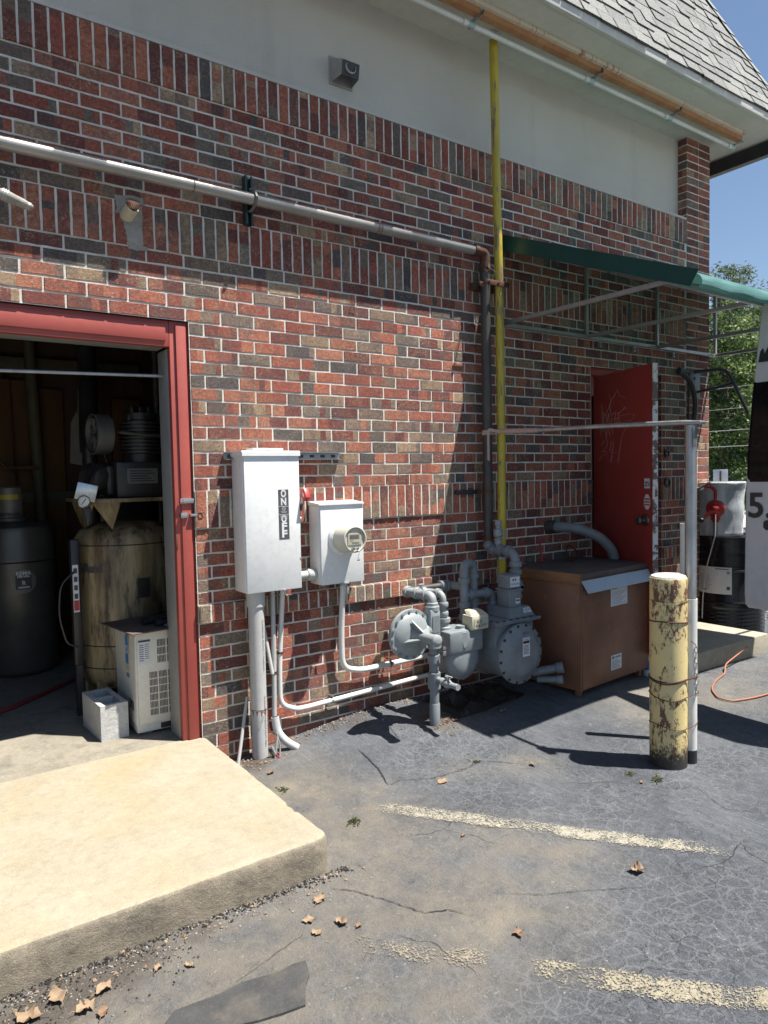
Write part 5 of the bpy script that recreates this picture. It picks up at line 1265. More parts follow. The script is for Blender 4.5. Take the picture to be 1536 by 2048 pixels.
b.prism([(3.515, -.010, 3.045), (3.515, -1.505, 2.432), (3.515, -1.455, 2.355), (3.515, -.010, 2.935)], (.006, 0, 0), .001); t.part('side_flap', b, label='dark green side flap', smooth=False)

# wall bracket and cables on the pilaster
t = T('hose_bracket', 'black metal swing bracket bolted to the brick corner pilaster', 'bracket', (5.96, 0, 2.12))
b = B('midgrey'); b.box(5.87, 6.03, -.012, .0, 2.03, 2.25, .003); b.use('black'); b.box(5.935, 5.95, -.020, -.012, 2.19, 2.21); t.part('back_plate', b)
b = B('black'); b.tube([(5.90, -.03, 2.25), (6.02, -.20, 2.262), (6.08, -.24, 2.24), (6.12, -.26, 2.17), (6.24, -.34, 1.87)], .016, 8, .03); b.tube([(5.92, -.02, 2.07), (6.02, -.15, 2.10), (6.13, -.26, 2.14)], .013, 8); t.part('swing_arm', b)
b = B('blackpipe'); b.tube([(5.68, -.03, 2.235), (5.80, -.06, 2.17), (5.86, -.075, 2.0), (5.84, -.07, 1.8), (5.76, -.05, 1.62)], .022, 10, .1, 6); b.cyl((5.66, -.035, 2.25), (5.76, -.035, 2.24), .026, seg=12)
solo('black_hose', b, 'short dark hose drooping down the brick beside the swing bracket', 'hose', (5.76, -.05, 1.62))
b = B('blackpipe'); b.tube([(5.855, -.004, 2.24), (5.852, -.014, 1.6), (5.86, -.010, .9), (5.855, -.010, .45)], .008, 8); solo('wall_cable', b, 'dark vertical cable running down the joint beside the pilaster', 'cable', (5.855, -.01, .45))
b = B('blackpipe'); b.lathe((5.52, -.004, 1.28), (0, -1, 0), [(.045, 0), (.045, .02), (.030, .024), (.030, .004)], 20, caps=False); solo('wall_ring', b, 'larger lower metal ring fixed to the brick beside the door edge', 'wall fixture', (5.52, 0, 1.28))
b = B('blackpipe'); b.lathe((5.52, -.004, 1.53), (0, -1, 0), [(.035, 0), (.035, .015), (.022, .02), (.022, .004)], 18, caps=False); solo('wall_ring', b, 'smaller upper metal ring fixed to the brick beside the door edge', 'wall fixture', (5.52, 0, 1.53))

# ------------------------------------------------------------------ drums
DX, DY = 6.29, -.15; gd = gz(DX, DY)+.002; gd = -.10
t = T('oil_drum', 'glossy black steel drum with a white label beside the door step', 'drum', (DX, DY, gd))
prof = [(.285, -.03), (.292, 0), (.292, .012), (.285, .02)]
for i in range(7): prof += [(.285, .03+i*.034), (.291, .047+i*.034)]
prof += [(.285, .275), (.285, .29), (.294, .300), (.285, .312), (.285, .56), (.285, .575), (.294, .587), (.285, .60)]
for i in range(4): prof += [(.285, .62+i*.03), (.290, .635+i*.03)]
prof += [(.285, .76), (.285, .862), (.293, .868), (.293, .882), (.285, .884), (.282, .870), (.02, .870)]
b = B('drum'); b.lathe((DX, DY, gd), Z_, prof, 56); t.part('drum_body', b)
vd = math.atan2(CAMP.y-DY, CAMP.x-DX)
def curved_patch(b, a0, a1, z0, z1, r_, key, n=10):
    b.use(key)
    for i in range(n):
        q0, q1 = a0+(a1-a0)*i/n, a0+(a1-a0)*(i+1)/n
        b.face([(DX+r_*math.cos(q0), DY+r_*math.sin(q0), z0), (DX+r_*math.cos(q1), DY+r_*math.sin(q1), z0), (DX+r_*math.cos(q1), DY+r_*math.sin(q1), z1), (DX+r_*math.cos(q0), DY+r_*math.sin(q0), z1)])
b = B('paper'); curved_patch(b, vd-1.05, vd+.06, .275, .515, .2955, 'paper'); lb = t.part('drum_label', b, smooth=False)
b = B('greyink')
for i in range(8): curved_patch(b, vd-.95, vd-.60+.04*(i % 3), .315+i*.017, .3195+i*.017, .2960, 'greyink', 4)
curved_patch(b, vd-.40, vd-.02, .495, .503, .2960, 'ink', 4); curved_patch(b, vd-.08, vd+.01, .315, .345, .2960, 'ink', 2); curved_patch(b, vd-.08, vd+.01, .455, .48, .2960, 'greyink', 2); curved_patch(b, vd-.85, vd-.68, .300, .310, .2960, 'ink', 3)
t.part('label_text', b, parent=lb, smooth=False)
WXx, WYy = 6.21, -.10
t = T('wrapped_container', 'silvery plastic wrapped container standing on the black drum', 'container', (WXx, WYy, gd+.884))
b = B('wrap'); rnd = random.Random(2)
b.lathe((WXx, WYy, gd+.884), Z_, [(.19, 0), (.196, .01)]+[(.192+.010*(i/9)+rnd.uniform(-.003, .003), .03+i*.046) for i in range(10)]+[(.212, .455), (.213, .475), (.205, .487), (.17, .489), (.02, .484)], 40)
for v in b.bm.verts:
    d_ = .012*noise.noise(v.co*6)+.006*noise.noise(v.co*17); vv = Vector((v.co.x-WXx, v.co.y-WYy, 0))
    if vv.length > .1: v.co += vv.normalized()*d_
t.part('wrapped_body', b, angle=60)
b = B('galv'); b.lathe((WXx, WYy, gd+.884+.462), Z_, [(.216, 0), (.218, .006), (.216, .014)], 40, caps=False); t.part('rim_band', b)
# rotary pump on the drum
pv = Vector((math.cos(vd), math.sin(vd), 0)); rtv = Vector((-math.sin(vd), math.cos(vd), 0))
if (rtv.dot(_r)) < 0: rtv = -rtv
Pc = Vector((DX, DY, 0)) + pv*.235 - rtv*.115; Pc.z = 1.035
t = T('rotary_pump', 'red rotary hand pump mounted on top of the black drum', 'pump', (Pc.x, Pc.y, gd+.87))
b = B('redpl'); fr = (pv - rtv*.15).normalized()
b.lathe(Pc-fr*.035, fr, [(.055, 0), (.078, .006), (.080, .04), (.074, .052), (.045, .060), (.03, .075), (.02, .08)], 28); b.cyl(Pc+Vector((0, 0, -.12)), Pc+Vector((0, 0, .06)), .028); b.lathe(Pc+Vector((0, 0, -.10)), Z_, [(.038, 0), (.038, .02)], 18)
b.tube([Pc+Vector((0, 0, .05)), Pc+Vector((0, 0, .165))+rtv*.0, Pc+Vector((0, 0, .205))-rtv*.045, Pc+Vector((0, 0, .19))-rtv*.10], .017, 14, .05, 8); t.part('pump_body', b)
b = B('chrome'); b.cyl(Pc+Vector((0, 0, .19))-rtv*.095, Pc+Vector((0, 0, .172))-rtv*.125, .020); t.part('spout_collar', b)
b = B('redpl'); c0 = Pc+fr*.045; c1 = c0-rtv*.06+Vector((0, 0, -.055)); c2 = c0-rtv*.10+Vector((0, 0, -.10))+fr*.01
b.tube([c0, c1, c2], .014, 12, .03); b.lathe(c0, fr, [(.022, -.01), (.022, .018), (.012, .024)], 16); t.part('crank', b)
b = B('black'); b.lathe(c2-fr*.01, fr, [(.018, 0), (.021, .01), (.021, .04), (.014, .05)], 14); t.part('crank_knob', b)
b = B('galv'); b.cyl(Pc+Vector((0, 0, -.12)), (Pc.x, Pc.y, gd+.872), .018); t.part('suction_tube', b)
b = B('pvcgrey'); q = Pc+Vector((0, 0, -.05))+pv*.05; b.tube([q, q+Vector((0, 0, -.18))+pv*.03, Vector((DX, DY, .70))+pv*.31-rtv*.14, Vector((DX, DY, .50))+pv*.31-rtv*.19, Vector((DX, DY, .25))+pv*.30-rtv*.215, Vector((DX, DY, .05))+pv*.30-rtv*.22], .005, 8, .1, 5)
solo('thin_cable', b, 'thin pale cable dangling down the front of the black drum', 'cable', (DX, DY-.3, .1))

q0 = Pc+Vector((0, 0, .172))-rtv*.125
b = B('hosegrey'); b.tube([q0, q0-rtv*.06+Vector((0, 0, -.02)), q0-rtv*.125+Vector((0, 0, -.10)), q0-rtv*.165+Vector((0, 0, -.22)), q0-rtv*.185+Vector((0, 0, -.40))], .026, 14, .1, 6)
solo('grey_hose', b, 'curved grey hose drooping from the spout of the red rotary pump', 'hose', q0-rtv*.18+Vector((0, 0, -.4)))

# ------------------------------------------------------------------ van
t = T('van', 'white van with open black glass door and 5.5 lettering at right edge', 'van', (7.0, -3.25, -.10))
VL, VR, VB = -1.30, -2.32, -4.20
def vprof(z_):   # plane of the open door at a height
    return 4.365 + .012*(z_-.54) + .155*max(0, (z_-1.2)/1.13)**1.4
def slabdoor(b, y0, y1, zs, th, off=0.0):
    rings = []
    for k_, z_ in enumerate(zs):
        e = (.02 if k_ in (0, len(zs)-1) else .0); c_ = (.018 if k_ == 0 else .005 if k_ == 1 else 0)
        x0 = vprof(z_)-off+e*.4
        pts = [(x0, y0-.022-c_), (x0+.004, y0-.008-c_), (x0+.014, y0-c_), (x0+th-.01, y0-c_), (x0+th-e*.8, y0-.012-c_), (x0+th-e*.8, y1), (x0, y1)]
        rings.append([b.bm.verts.new((*p, z_)) for p in pts])
    for a_, c_ in zip(rings[:-1], rings[1:]):
        for i in range(7): j = (i+1) % 7; b.bm.faces.new([a_[i], a_[j], c_[j], c_[i]])
    b.bm.faces.new(rings[0]); b.bm.faces.new(rings[-1][::-1]); bmesh.ops.recalc_face_normals(b.bm, faces=b.bm.faces[:])
b = B('vanwhite'); slabdoor(b, VL, VR, [.515, .535, .60, .8, 1.245, 1.62, 1.985, 2.2, 2.36, 2.43], .055)
od = t.part('open_door', b, angle=25)
def vp(y, z_, off): return (vprof(z_)-off, y, z_)
b = B('vanblack'); slabdoor(b, VL+.0015, VR+.02, [1.245+i*(.74/8) for i in range(9)], .058, .0015); t.part('door_glass', b, parent=od, angle=25)
b = B('black')
b.text('5.5', .215, (vprof(1.10)-.004, VL-.020, 1.085), (0, -1, 0), Z_, .0012, None, 'LEFT', .004)
b.prism([vp(y_, z_, .004) for y_, z_ in ((VL-.120, 1.055), (VL-.135, 1.068), (VL-.30, 1.068), (VL-.30, 1.045), (VL-.150, 1.045), (VL-.150, 1.030), (VL-.30, 1.030), (VL-.30, 1.008), (VL-.135, 1.008), (VL-.120, 1.022))], (-.001, 0, 0))
b.prism([vp(y_, z_, .004) for y_, z_ in ((VL-.024, 2.045), (VL-.030, 2.115), (VL-.045, 2.135), (VL-.058, 2.095), (VL-.15, 2.34), (VL-.23, 2.34), (VL-.095, 2.045))], (-.001, 0, 0))
t.part('door_lettering', b, parent=od, smooth=False)
b = B('vanwhite'); prof = [(4.66, .42), (4.62, .9), (4.64, 1.3), (4.74, 2.2), (4.86, 2.46), (5.1, 2.52), (8.2, 2.52), (8.7, 2.35), (9.2, 1.55), (9.75, 1.25), (9.9, .9), (9.9, .42)]
b.prism([(x_, VR-.03, z_) for x_, z_ in prof], (0, VB-VR, 0), .05); t.part('van_body', b, angle=25)
b = B('vanblack'); b.prism([(x_, VR-.027, z_) for x_, z_ in ((5.1, 1.35), (5.15, 2.1), (8.3, 2.1), (8.95, 1.45), (8.9, 1.35))], (0, .004, 0)); b.prism([(4.62, VR-.2, 1.3), (4.62, VB+.2, 1.3), (4.70, VB+.25, 2.1), (4.70, VR-.25, 2.1)], (.03, 0, 0)); t.part('side_glass', b, smooth=False)
b = B('black'); b.box(4.60, 4.655, VB+.1, VR-.1, .36, .60, .015); t.part('rear_bumper', b)
for x_, y_ in ((5.6, VR-.18), (5.6, VB+.14), (8.7, VR-.18), (8.7, VB+.14)):
    b = B('rubber'); g_ = gz(x_, y_); b.lathe((x_, y_-.11, g_+.335), Y_, [(.22, 0), (.31, .01), (.335, .03), (.335, .19), (.31, .21), (.22, .22)], 36); wl = t.part('wheel', b)
    b = B('chrome'); b.lathe((x_, y_-.115, g_+.335), Y_, [(.06, 0), (.20, .012), (.22, .0), (.22, .23), (.20, .218), (.06, .23)], 24); t.part('rim', b, parent=wl)
b = B('black'); b.box(4.75, 9.7, VB+.35, VR-.40, .22, .44, .03); t.part('underbody', b)

# ------------------------------------------------------------------ inside the doorway
TX, TY, TR = 1.214, 1.00, .306
t = T('compressor_tank', 'oil stained cream vertical air compressor tank in the dark doorway', 'air compressor', (TX, TY, 0))
b = B('tank'); b.lathe((TX, TY, 0), Z_, [(.05, .085), (.18, .10), (.26, .14), (TR-.008, .20), (TR, .26), (TR, 1.0), (TR-.006, 1.04), (.27, 1.09), (.19, 1.125), (.05, 1.14)], 56); tb = t.part('tank_shell', b)
b = B('dark')
for z_ in (.26, .395, 1.0): b.lathe((TX, TY, z_), Z_, [(TR+.0015, 0), (TR+.0035, .003), (TR+.0015, .006)], 56, caps=False)
t.part('weld_seam', b, parent=tb)
for a_ in (30, 150, 215, 330):
    b = B('tank'); x_, y_ = TX+.24*math.cos(R(a_)), TY+.24*math.sin(R(a_)); b.box(x_-.04, x_+.04, y_-.02, y_+.02, -.002, .20, .004); t.part('leg', b)
va = math.atan2(CAMP.y-TY, CAMP.x-TX)
def tpatch(b, a0, a1, z0, z1, key, r_, n=8):
    b.use(key)
    for i in range(n):
        q0, q1 = a0+(a1-a0)*i/n, a0+(a1-a0)*(i+1)/n
        b.face([(TX+r_*math.cos(q0), TY+r_*math.sin(q0), z0), (TX+r_*math.cos(q1), TY+r_*math.sin(q1), z0), (TX+r_*math.cos(q1), TY+r_*math.sin(q1), z1), (TX+r_*math.cos(q0), TY+r_*math.sin(q0), z1)])
b = B('cream'); tpatch(b, va+.16, va+.50, .83, .94, 'tank', TR+.003); tpatch(b, va+.19, va+.44, .68, .80, 'dark', TR+.003); t.part('data_plate', b, parent=tb, smooth=False)
# curved lettering
b = B('ink'); b.text('l-Rand', .072, (0, 0, 0), X_, Z_, .0008, .165, 'LEFT', .003)
for v in b.bm.verts:
    a_ = va-1.00+v.co.x/TR; r_ = TR+.004-v.co.y; v.co = Vector((TX+r_*math.cos(a_), TY+r_*math.sin(a_), .845+v.co.z))
t.part('tank_lettering', b, parent=tb, smooth=False)
b = B('tank'); b.box(.93, 1.70, .66, 1.30, 1.262, 1.285, .003); b.prism([(.95, .67, 1.262), (1.11, .67, 1.262), (1.07, .72, 1.10)], (0, .012, 0)); b.prism([(1.42, .67, 1.262), (1.66, .67, 1.262), (1.46, .72, 1.10)], (0, .012, 0)); b.prism([(.95, .68, 1.262), (.95, 1.25, 1.262), (.97, 1.0, 1.08)], (.012, 0, 0)); t.part('motor_platform', b)
b = B('dark'); b.box(1.10, 1.42, .70, .98, 1.287, 1.50, .012); b.box(1.05, 1.10, .74, .94, 1.30, 1.48, .02)
for i in range(9): b.box(1.12+i*.032, 1.128+i*.032, .985, 1.03, 1.30, 1.49)
t.part('motor', b)
b = B('midgrey'); b.box(1.16, 1.34, .694, .6985, 1.37, 1.46, .001); b.use('dark')
for i in range(5): b.box(1.175, 1.32-.02*(i % 3), .6925, .694, 1.382+i*.015, 1.388+i*.015)
t.part('motor_plate', b, smooth=False)
b = B('dark'); b.lathe((1.30, .86, 1.50), Z_, [(.11, 0), (.11, .05)]+[x for i in range(9) for x in ((.135, .055+i*.022), (.135, .065+i*.022), (.112, .066+i*.022), (.112, .076+i*.022))]+[(.10, .26), (.10, .30)], 30)
b.box(1.20, 1.50, .80, .92, 1.70, 1.80, .02)
for i in range(6): b.box(1.22+i*.05, 1.24+i*.05, .79, .93, 1.80, 1.84, .003)
b.tube([(1.40, .84, 1.76), (1.55, .80, 1.76), (1.66, .78, 1.68), (1.68, .78, 1.35)], .016, 10, .06); b.tube([(1.20, .82, 1.72), (1.12, .76, 1.68), (1.30, .70, 1.66), (1.48, .70, 1.66)], .010, 8, .04); t.part('pump_head', b)
b = B('midgrey'); b.lathe((1.02, .93, 1.675), (1, .12, 0), [(.118, 0), (.124, .004), (.124, .095), (.118, .10), (.10, .10), (.10, .0)], 36, caps=False); b.use('dark'); b.lathe((1.02, .93, 1.675), (1, .12, 0), [(.10, .03), (.02, .031)], 24); b.use('midgrey')
for i in range(6): b.box(-.006, .006, -.005, .005, .02, .10, 0, Matrix.Translation((1.035, .93, 1.675)) @ Matrix.Rotation(i*math.pi/3, 4, 'X'))
t.part('flywheel', b)
b = B('dark'); b.lathe((1.02, .80, 1.41), (.5, -1, -.2), [(.02, -.10), (.075, -.08), (.085, 0), (.07, .05), (.03, .07)], 24); b.tube([(1.0, .80, 1.48), (.94, .70, 1.42), (.90, .62, 1.33)], .018, 8, .04); t.part('air_filter', b)
b = B('chrome'); b.box(-.055, .055, -.002, .002, -.045, .05, .003, Matrix.Translation((.905, .60, 1.325)) @ Matrix.Rotation(R(-8), 4, 'Z') @ Matrix.Rotation(R(14), 4, 'Y')); b.lathe((.885, .585, 1.275), (-.1, -1, .05), [(.034, 0), (.034, .022), (.030, .026), (.030, .02)], 24, caps=False)
b.use('black'); b.box(.895, .925, .585, .62, 1.16, 1.24, .006); b.cyl((.89, .60, 1.25), (.91, .60, 1.14), .012); gg_ = t.part('pressure_gauge', b)
b = B('white'); c_ = Vector((.883, .567, 1.276)); ax = Vector((-.1, -1, .05)); b.lathe(c_, ax, [(.029, 0), (.029, .002)], 24); b.use('ink'); b.cyl(c_+ax*.004+Vector((-.010, 0, -.014)), c_+ax*.004+Vector((.010, 0, .014)), .0018, seg=6)
for i in range(10): a_ = R(225-30*i); b.cyl(c_+ax*.003+Vector((.020*math.cos(a_), 0, .020*math.sin(a_))), c_+ax*.003+Vector((.026*math.cos(a_), 0, .026*math.sin(a_))), .0008, seg=4)
t.part('gauge_face', b, parent=gg_, smooth=False)
b = B('dark'); c_ = Vector((TX, TY, 0)); p_ = c_+Vector((math.cos(va+.62), math.sin(va+.62), 0))*(TR+.004)+Z_*.50
b.lathe(p_, (math.cos(va+.62), math.sin(va+.62), 0), [(.075, 0), (.075, .006), (.065, .006), (.06, .002), (.052, .006), (.045, .002), (.035, .008), (.018, .010), (.018, .06)], 28); b.use('tank'); b.cyl(p_+Vector((.03, -.05, 0)), p_+Vector((.22, -.08, .01)), .018); t.part('manhole', b, parent=tb)
# warning strip and cable next to the tank
b = B('paper'); b.box(.853, .885, .80, .803, .62, .90); b.use('redpl'); b.box(.855, .883, .7985, .7998, .63, .69); b.use('ink')
for z_ in (.70, .75, .80, .85): b.box(.859, .879, .7985, .7998, z_, z_+.03)
b.use('black'); b.box(.848, .90, .804, .86, .30, 1.05, .01); b.tube([(.86, .79, .86), (.78, .76, .80), (.76, .76, .62), (.80, .76, .45), (.86, .77, .42)], .006, 6, .08)
b.box(.855, .89, .81, .86, -.003, .30)
solo('control_post', b, 'black post with white and red warning strip left of the compressor tank', 'control box', (.85, .82, 0))
# dryer
t = T('air_dryer', 'cream air dryer cabinet with slotted grilles behind the door jamb', 'air dryer', (1.05, .27, 0))
DM = Matrix.Translation((1.036, .238, 0)) @ Matrix.Rotation(R(-2), 4, 'Z')
b = B('beige'); b.prism([DM @ Vector(p) for p in ((0, 0, .06), (0, .44, .06), (0, .44, .50), (.012, .44, .565), (.012, 0, .565), (0, 0, .53))], DM.to_3x3() @ Vector((.012, 0, 0)), .002); b.box(.013, .50, 0, .40, .06, .568, .004, DM); cb = t.part('case', b)
b = B('beige'); b.box(.006, .496, .01, .38, .015, .058, .0, DM); b.use('black'); b.box(.13, .25, .006, .0095, .02, .050, 0, DM); t.part('base_frame', b)
for x_ in (.04, .40):
    b = B('midgrey'); b.box(x_, x_+.05, .03, .35, -.003, .014, .0, DM); t.part('foot', b)
b = B('vent')
def slots(x0, x1, z0, z1, nx_, nz_):
    cw = (x1-x0)/nx_; ch = (z1-z0)/nz_
    for i in range(nx_):
        for j in range(nz_):
            for k_ in range(6):
                xx = x0+i*cw+cw*.08+k_*cw*.145; b.box(xx, xx+cw*.085, -.0015, .001, z0+j*ch+ch*.08, z0+(j+1)*ch-ch*.08, 0, DM)
slots(.072, .225, .10, .345, 3, 6); slots(.118, .225, .385, .52, 2, 3)
t.part('grille', b, smooth=False)
b = B('vent')
for i in range(3): b.box(-.0015, .001, .05+i*.035, .073+i*.035, .13, .18, 0, DM)
t.part('side_vent', b, smooth=False)
b = B('paper'); b.box(.022, .085, -.0015, .001, .395, .525, 0, DM); b.use('ink'); b.box(.022, .085, -.0022, -.0016, .512, .523, 0, DM)
for i in range(8): b.box(.027, .050, -.0020, -.0016, .41+i*.012, .414+i*.012, 0, DM); b.box(.056, .078, -.0020, -.0016, .42+i*.011, .423+i*.011, 0, DM)
t.part('rating_label', b, smooth=False)
b = B('cream'); b.box(-.0020, .0, .12, .20, .33, .53, 0, DM); b.use('blue'); b.box(-.0032, -.0021, .128, .192, .37, .525, 0, DM); b.use('paper'); b.lathe(DM @ Vector((-.0034, .16, .45)), (-1, 0, 0), [(.024, 0), (.024, .001), (.017, .001), (.017, 0)], 20, caps=False); b.use('blue'); b.box(-.0020, .0, .13, .185, .295, .315, 0, DM)
t.part('logo_panel', b, smooth=False)
b = B('cabtop'); mt = DM @ Matrix.Translation((.20, .16, .572)) @ Matrix.Rotation(R(9), 4, 'Z'); b.box(-.26, .30, -.20, .24, 0, .006, .001, mt); solo('cover_plate', b, 'thin dark plate lying on top of the cream air dryer', 'plate', (1.2, .4, .572))
b = B('black'); z_ = .579
b.cyl((1.12, .36, z_+.022), (1.50, .42, z_+.022), .020); b.lathe((1.12, .36, z_+.022), (1, .16, 0), [(.021, 0), (.022, .02), (.016, .03)], 14); solo('torch', b, 'black torch lying on the plate on the dryer, behind the other tools', 'torch', (1.3, .39, z_))
b = B('black'); b.cyl((1.17, .28, z_+.017), (1.46, .30, z_+.017), .016); b.cyl((1.17, .28, z_+.017), (1.20, .282, z_+.017), .020); solo('tool', b, 'black handled tool lying on the dryer plate in front of the torch', 'tool', (1.3, .29, z_))
b = B('tool'); b.tube([(1.20, .22, z_+.012), (1.30, .235, z_+.014), (1.48, .225, z_+.012)], [.007, .013, .010], 10); solo('tool', b, 'blue handled tool nearest the front edge of the dryer plate', 'tool', (1.34, .225, z_))
# cinder block
b = B('block'); BM_ = Matrix.Translation((.862, .283, -.003)) @ Matrix.Rotation(R(3), 4, 'Z')
W2, L2, H2, w_ = .145, .345, .192, .028
def blk():
    xs = [0, w_, W2-w_, W2]; ys = [0, w_, L2/2-w_/2, L2/2+w_/2, L2-w_, L2]
    hole = {(1, 1), (1, 3)}; V = {}
    def v(i, j, k_):
        if (i, j, k_) not in V: V[(i, j, k_)] = b.bm.verts.new(BM_ @ Vector((xs[i], ys[j], (0, H2)[k_])))
        return V[(i, j, k_)]
    for i in range(3):
        for j in range(5):
            if (i, j) in hole: continue
            b.bm.faces.new([v(i, j, 1), v(i+1, j, 1), v(i+1, j+1, 1), v(i, j+1, 1)]); b.bm.faces.new([v(i, j, 0), v(i, j+1, 0), v(i+1, j+1, 0), v(i+1, j, 0)])
            for (a, c, di, dj) in (((i, j), (i+1, j), 0, -1), ((i+1, j), (i+1, j+1), 1, 0), ((i+1, j+1), (i, j+1), 0, 1), ((i, j+1), (i, j), -1, 0)):
                ni, nj = i+di, j+dj
                if (ni, nj) in hole or not (0 <= ni < 3 and 0 <= nj < 5): b.bm.faces.new([v(*a, 0), v(*c, 0), v(*c, 1), v(*a, 1)])
    es = [e for e in b.bm.edges if len(e.link_faces) == 2 and e.calc_face_angle(0) > 1]
    bmesh.ops.bevel(b.bm, geom=es, offset=.004, segments=2, affect='EDGES')
blk(); solo('cinder_block', b, 'pale grey hollow cinder block on the doorway floor beside the dryer', 'cinder block', (.862, .283, 0))
# canister
CXx, CYy = .745, 2.17
t = T('vacuum_canister', 'tall grey cylindrical canister with round label at the left of the doorway', 'canister', (CXx, CYy, 0))
b = B('cangrey'); b.lathe((CXx, CYy, 0), Z_, [(.20, 0), (.24, .03), (.255, .05), (.255, .82)], 48); cb = t.part('lower_body', b)
b = B('cangrey'); b.lathe((CXx, CYy, 0), Z_, [(.25, .822), (.268, .832), (.268, .845), (.262, .86), (.262, 1.03), (.250, 1.07), (.20, 1.10), (.05, 1.115)], 48); t.part('upper_body', b)
b = B('midgrey'); b.lathe((CXx-.03, CYy, 1.112), Z_, [(.10, 0), (.10, .02), (.088, .03), (.088, .24), (.08, .25), (.02, .252)], 32); b.use('black')
for i in range(12): a_ = R(200+i*9); b.cyl((CXx-.03+.0885*math.cos(a_), CYy+.0885*math.sin(a_), 1.15), (CXx-.03+.0885*math.cos(a_), CYy+.0885*math.sin(a_), 1.175), .004, seg=5)
b.use('yellow'); b.lathe((CXx-.03, CYy, 1.27), Z_, [(.0885, 0), (.0885, .035)], 32, caps=False); t.part('motor_head', b)
vc = math.atan2(CAMP.y-CYy, CAMP.x-CXx)
b = B('paper'); n_ = 28; RR = .258
def cpt(u, z_, r_=RR): a_ = vc+.13+u/RR; return (CXx+r_*math.cos(a_), CYy+r_*math.sin(a_), z_)
b.use('midgrey')
ring = [cpt(.085*math.cos(2*math.pi*i/n_), .69+.085*math.sin(2*math.pi*i/n_)) for i in range(n_)]
for i in range(n_): b.face([cpt(0, .69), ring[i], ring[(i+1) % n_]])
b.use('ink')
for i in range(6):
    u0, u1 = -.052+.104*i/6, -.052+.104*(i+1)/6; b.face([cpt(u0, .635, RR+.001), cpt(u1, .635, RR+.001), cpt(u1, .750, RR+.001), cpt(u0, .750, RR+.001)])
lb = t.part('round_label', b, parent=cb, smooth=False)
b = B('paper')
def wraptext(s, size, z_, wd):
    n0 = len(b.bm.verts); b.text(s, size, (0, 0, 0), X_, Z_, .0004, wd, 'CENTER', .001); b.bm.verts.ensure_lookup_table()
    for v in list(b.bm.verts)[n0:]: v.co = Vector(cpt(v.co.x, z_+v.co.z, RR+.0016-v.co.y))
wraptext('REMA', .036, .738, .098); wraptext('DRI-VAC', .022, .720, .080); wraptext('R', .040, .668, .024); wraptext('CORPORATION', .014, .645, .075)
t.part('label_text', b, parent=lb, smooth=False)
# pipes, duct, rod, hose in the room
b = B('olive'); b.cyl((.985, 2.86, 2.74), (1.05, 2.80, 0), .045); solo('vertical_pipe', b, 'dusty olive vertical pipe behind the grey canister', 'pipe', (1.05, 2.80, 0))
b = B('black'); b.tube([(1.18, 1.75, 2.74), (1.19, 1.72, 2.1), (1.14, 1.55, 1.72), (1.12, 1.45, 1.6)], .062, 20, .2, 8); b.lathe((1.187, 1.724, 2.05), Z_, [(.066, 0), (.066, .02)], 20, caps=False)
b.tube([(1.12, 1.45, 1.62), (1.12, 1.44, .3), (1.12, 1.44, .0)], .05, 16); solo('exhaust_duct', b, 'thick black duct dropping from the ceiling behind the compressor', 'duct', (1.12, 1.44, 0))
b = B('midgrey'); b.tube([(1.72, 1.9, 2.74), (1.72, 1.88, 1.35)], .022, 12); b.cyl((1.72, 1.88, 1.36), (1.72, 1.88, 0), .016); solo('vertical_pipe', b, 'thin grey vertical pipe at the right of the dark room', 'pipe', (1.72, 1.88, 0))
b = B('yellow'); b.tube([(1.78, 1.8, 2.2), (1.80, 1.79, 2.0), (1.86, 1.78, 1.85), (1.84, 1.77, 1.66), (1.74, 1.80, 1.64)], .010, 8, .08); b.use('chrome'); b.cyl((1.78, 1.8, 2.2), (1.775, 1.8, 2.27), .014); solo('yellow_hose', b, 'thin yellow hose loop hanging at the right of the dark room', 'hose', (1.8, 1.8, 1.64))
b = B('galv'); b.cyl((-.95, .125, 1.872), (FX-.005, .125, 1.935), .0085, seg=14); solo('door_rod', b, 'thin bright metal rod spanning the top of the open doorway', 'rod', (.4, .125, 1.90))
b = B('redhose'); b.tube([(-.6, .75, .012), (.1, .95, .012), (.48, 1.14, .012), (.70, 1.33, .012), (1.0, 1.63, .012), (1.3, 1.8, .012)], .014, 10, .2, 6); solo('red_hose', b, 'dull red air hose lying across the dark floor', 'hose', (.5, 1.15, 0))
b = B('dark'); b.box(1.30, 1.85, 2.2, 2.8, 0, .9, .02); b.box(1.36, 1.78, 2.3, 2.7, .9, 1.35, .05); b.use('midgrey'); b.box(1.38, 1.60, 2.192, 2.199, .55, .75, .002); solo('machine_cabinet', b, 'dark machine cabinet standing at the back of the room', 'cabinet', (1.6, 2.5, 0))
b = B('woodboard'); b.box(0, .14, 0, .02, 0, 2.25, .003, Matrix.Translation((.70, 2.70, .0)) @ Matrix.Rotation(R(-5), 4, 'X')); solo('leaning_board', b, 'brown board leaning on the back wall above the canister', 'board', (.7, 2.7, 0))

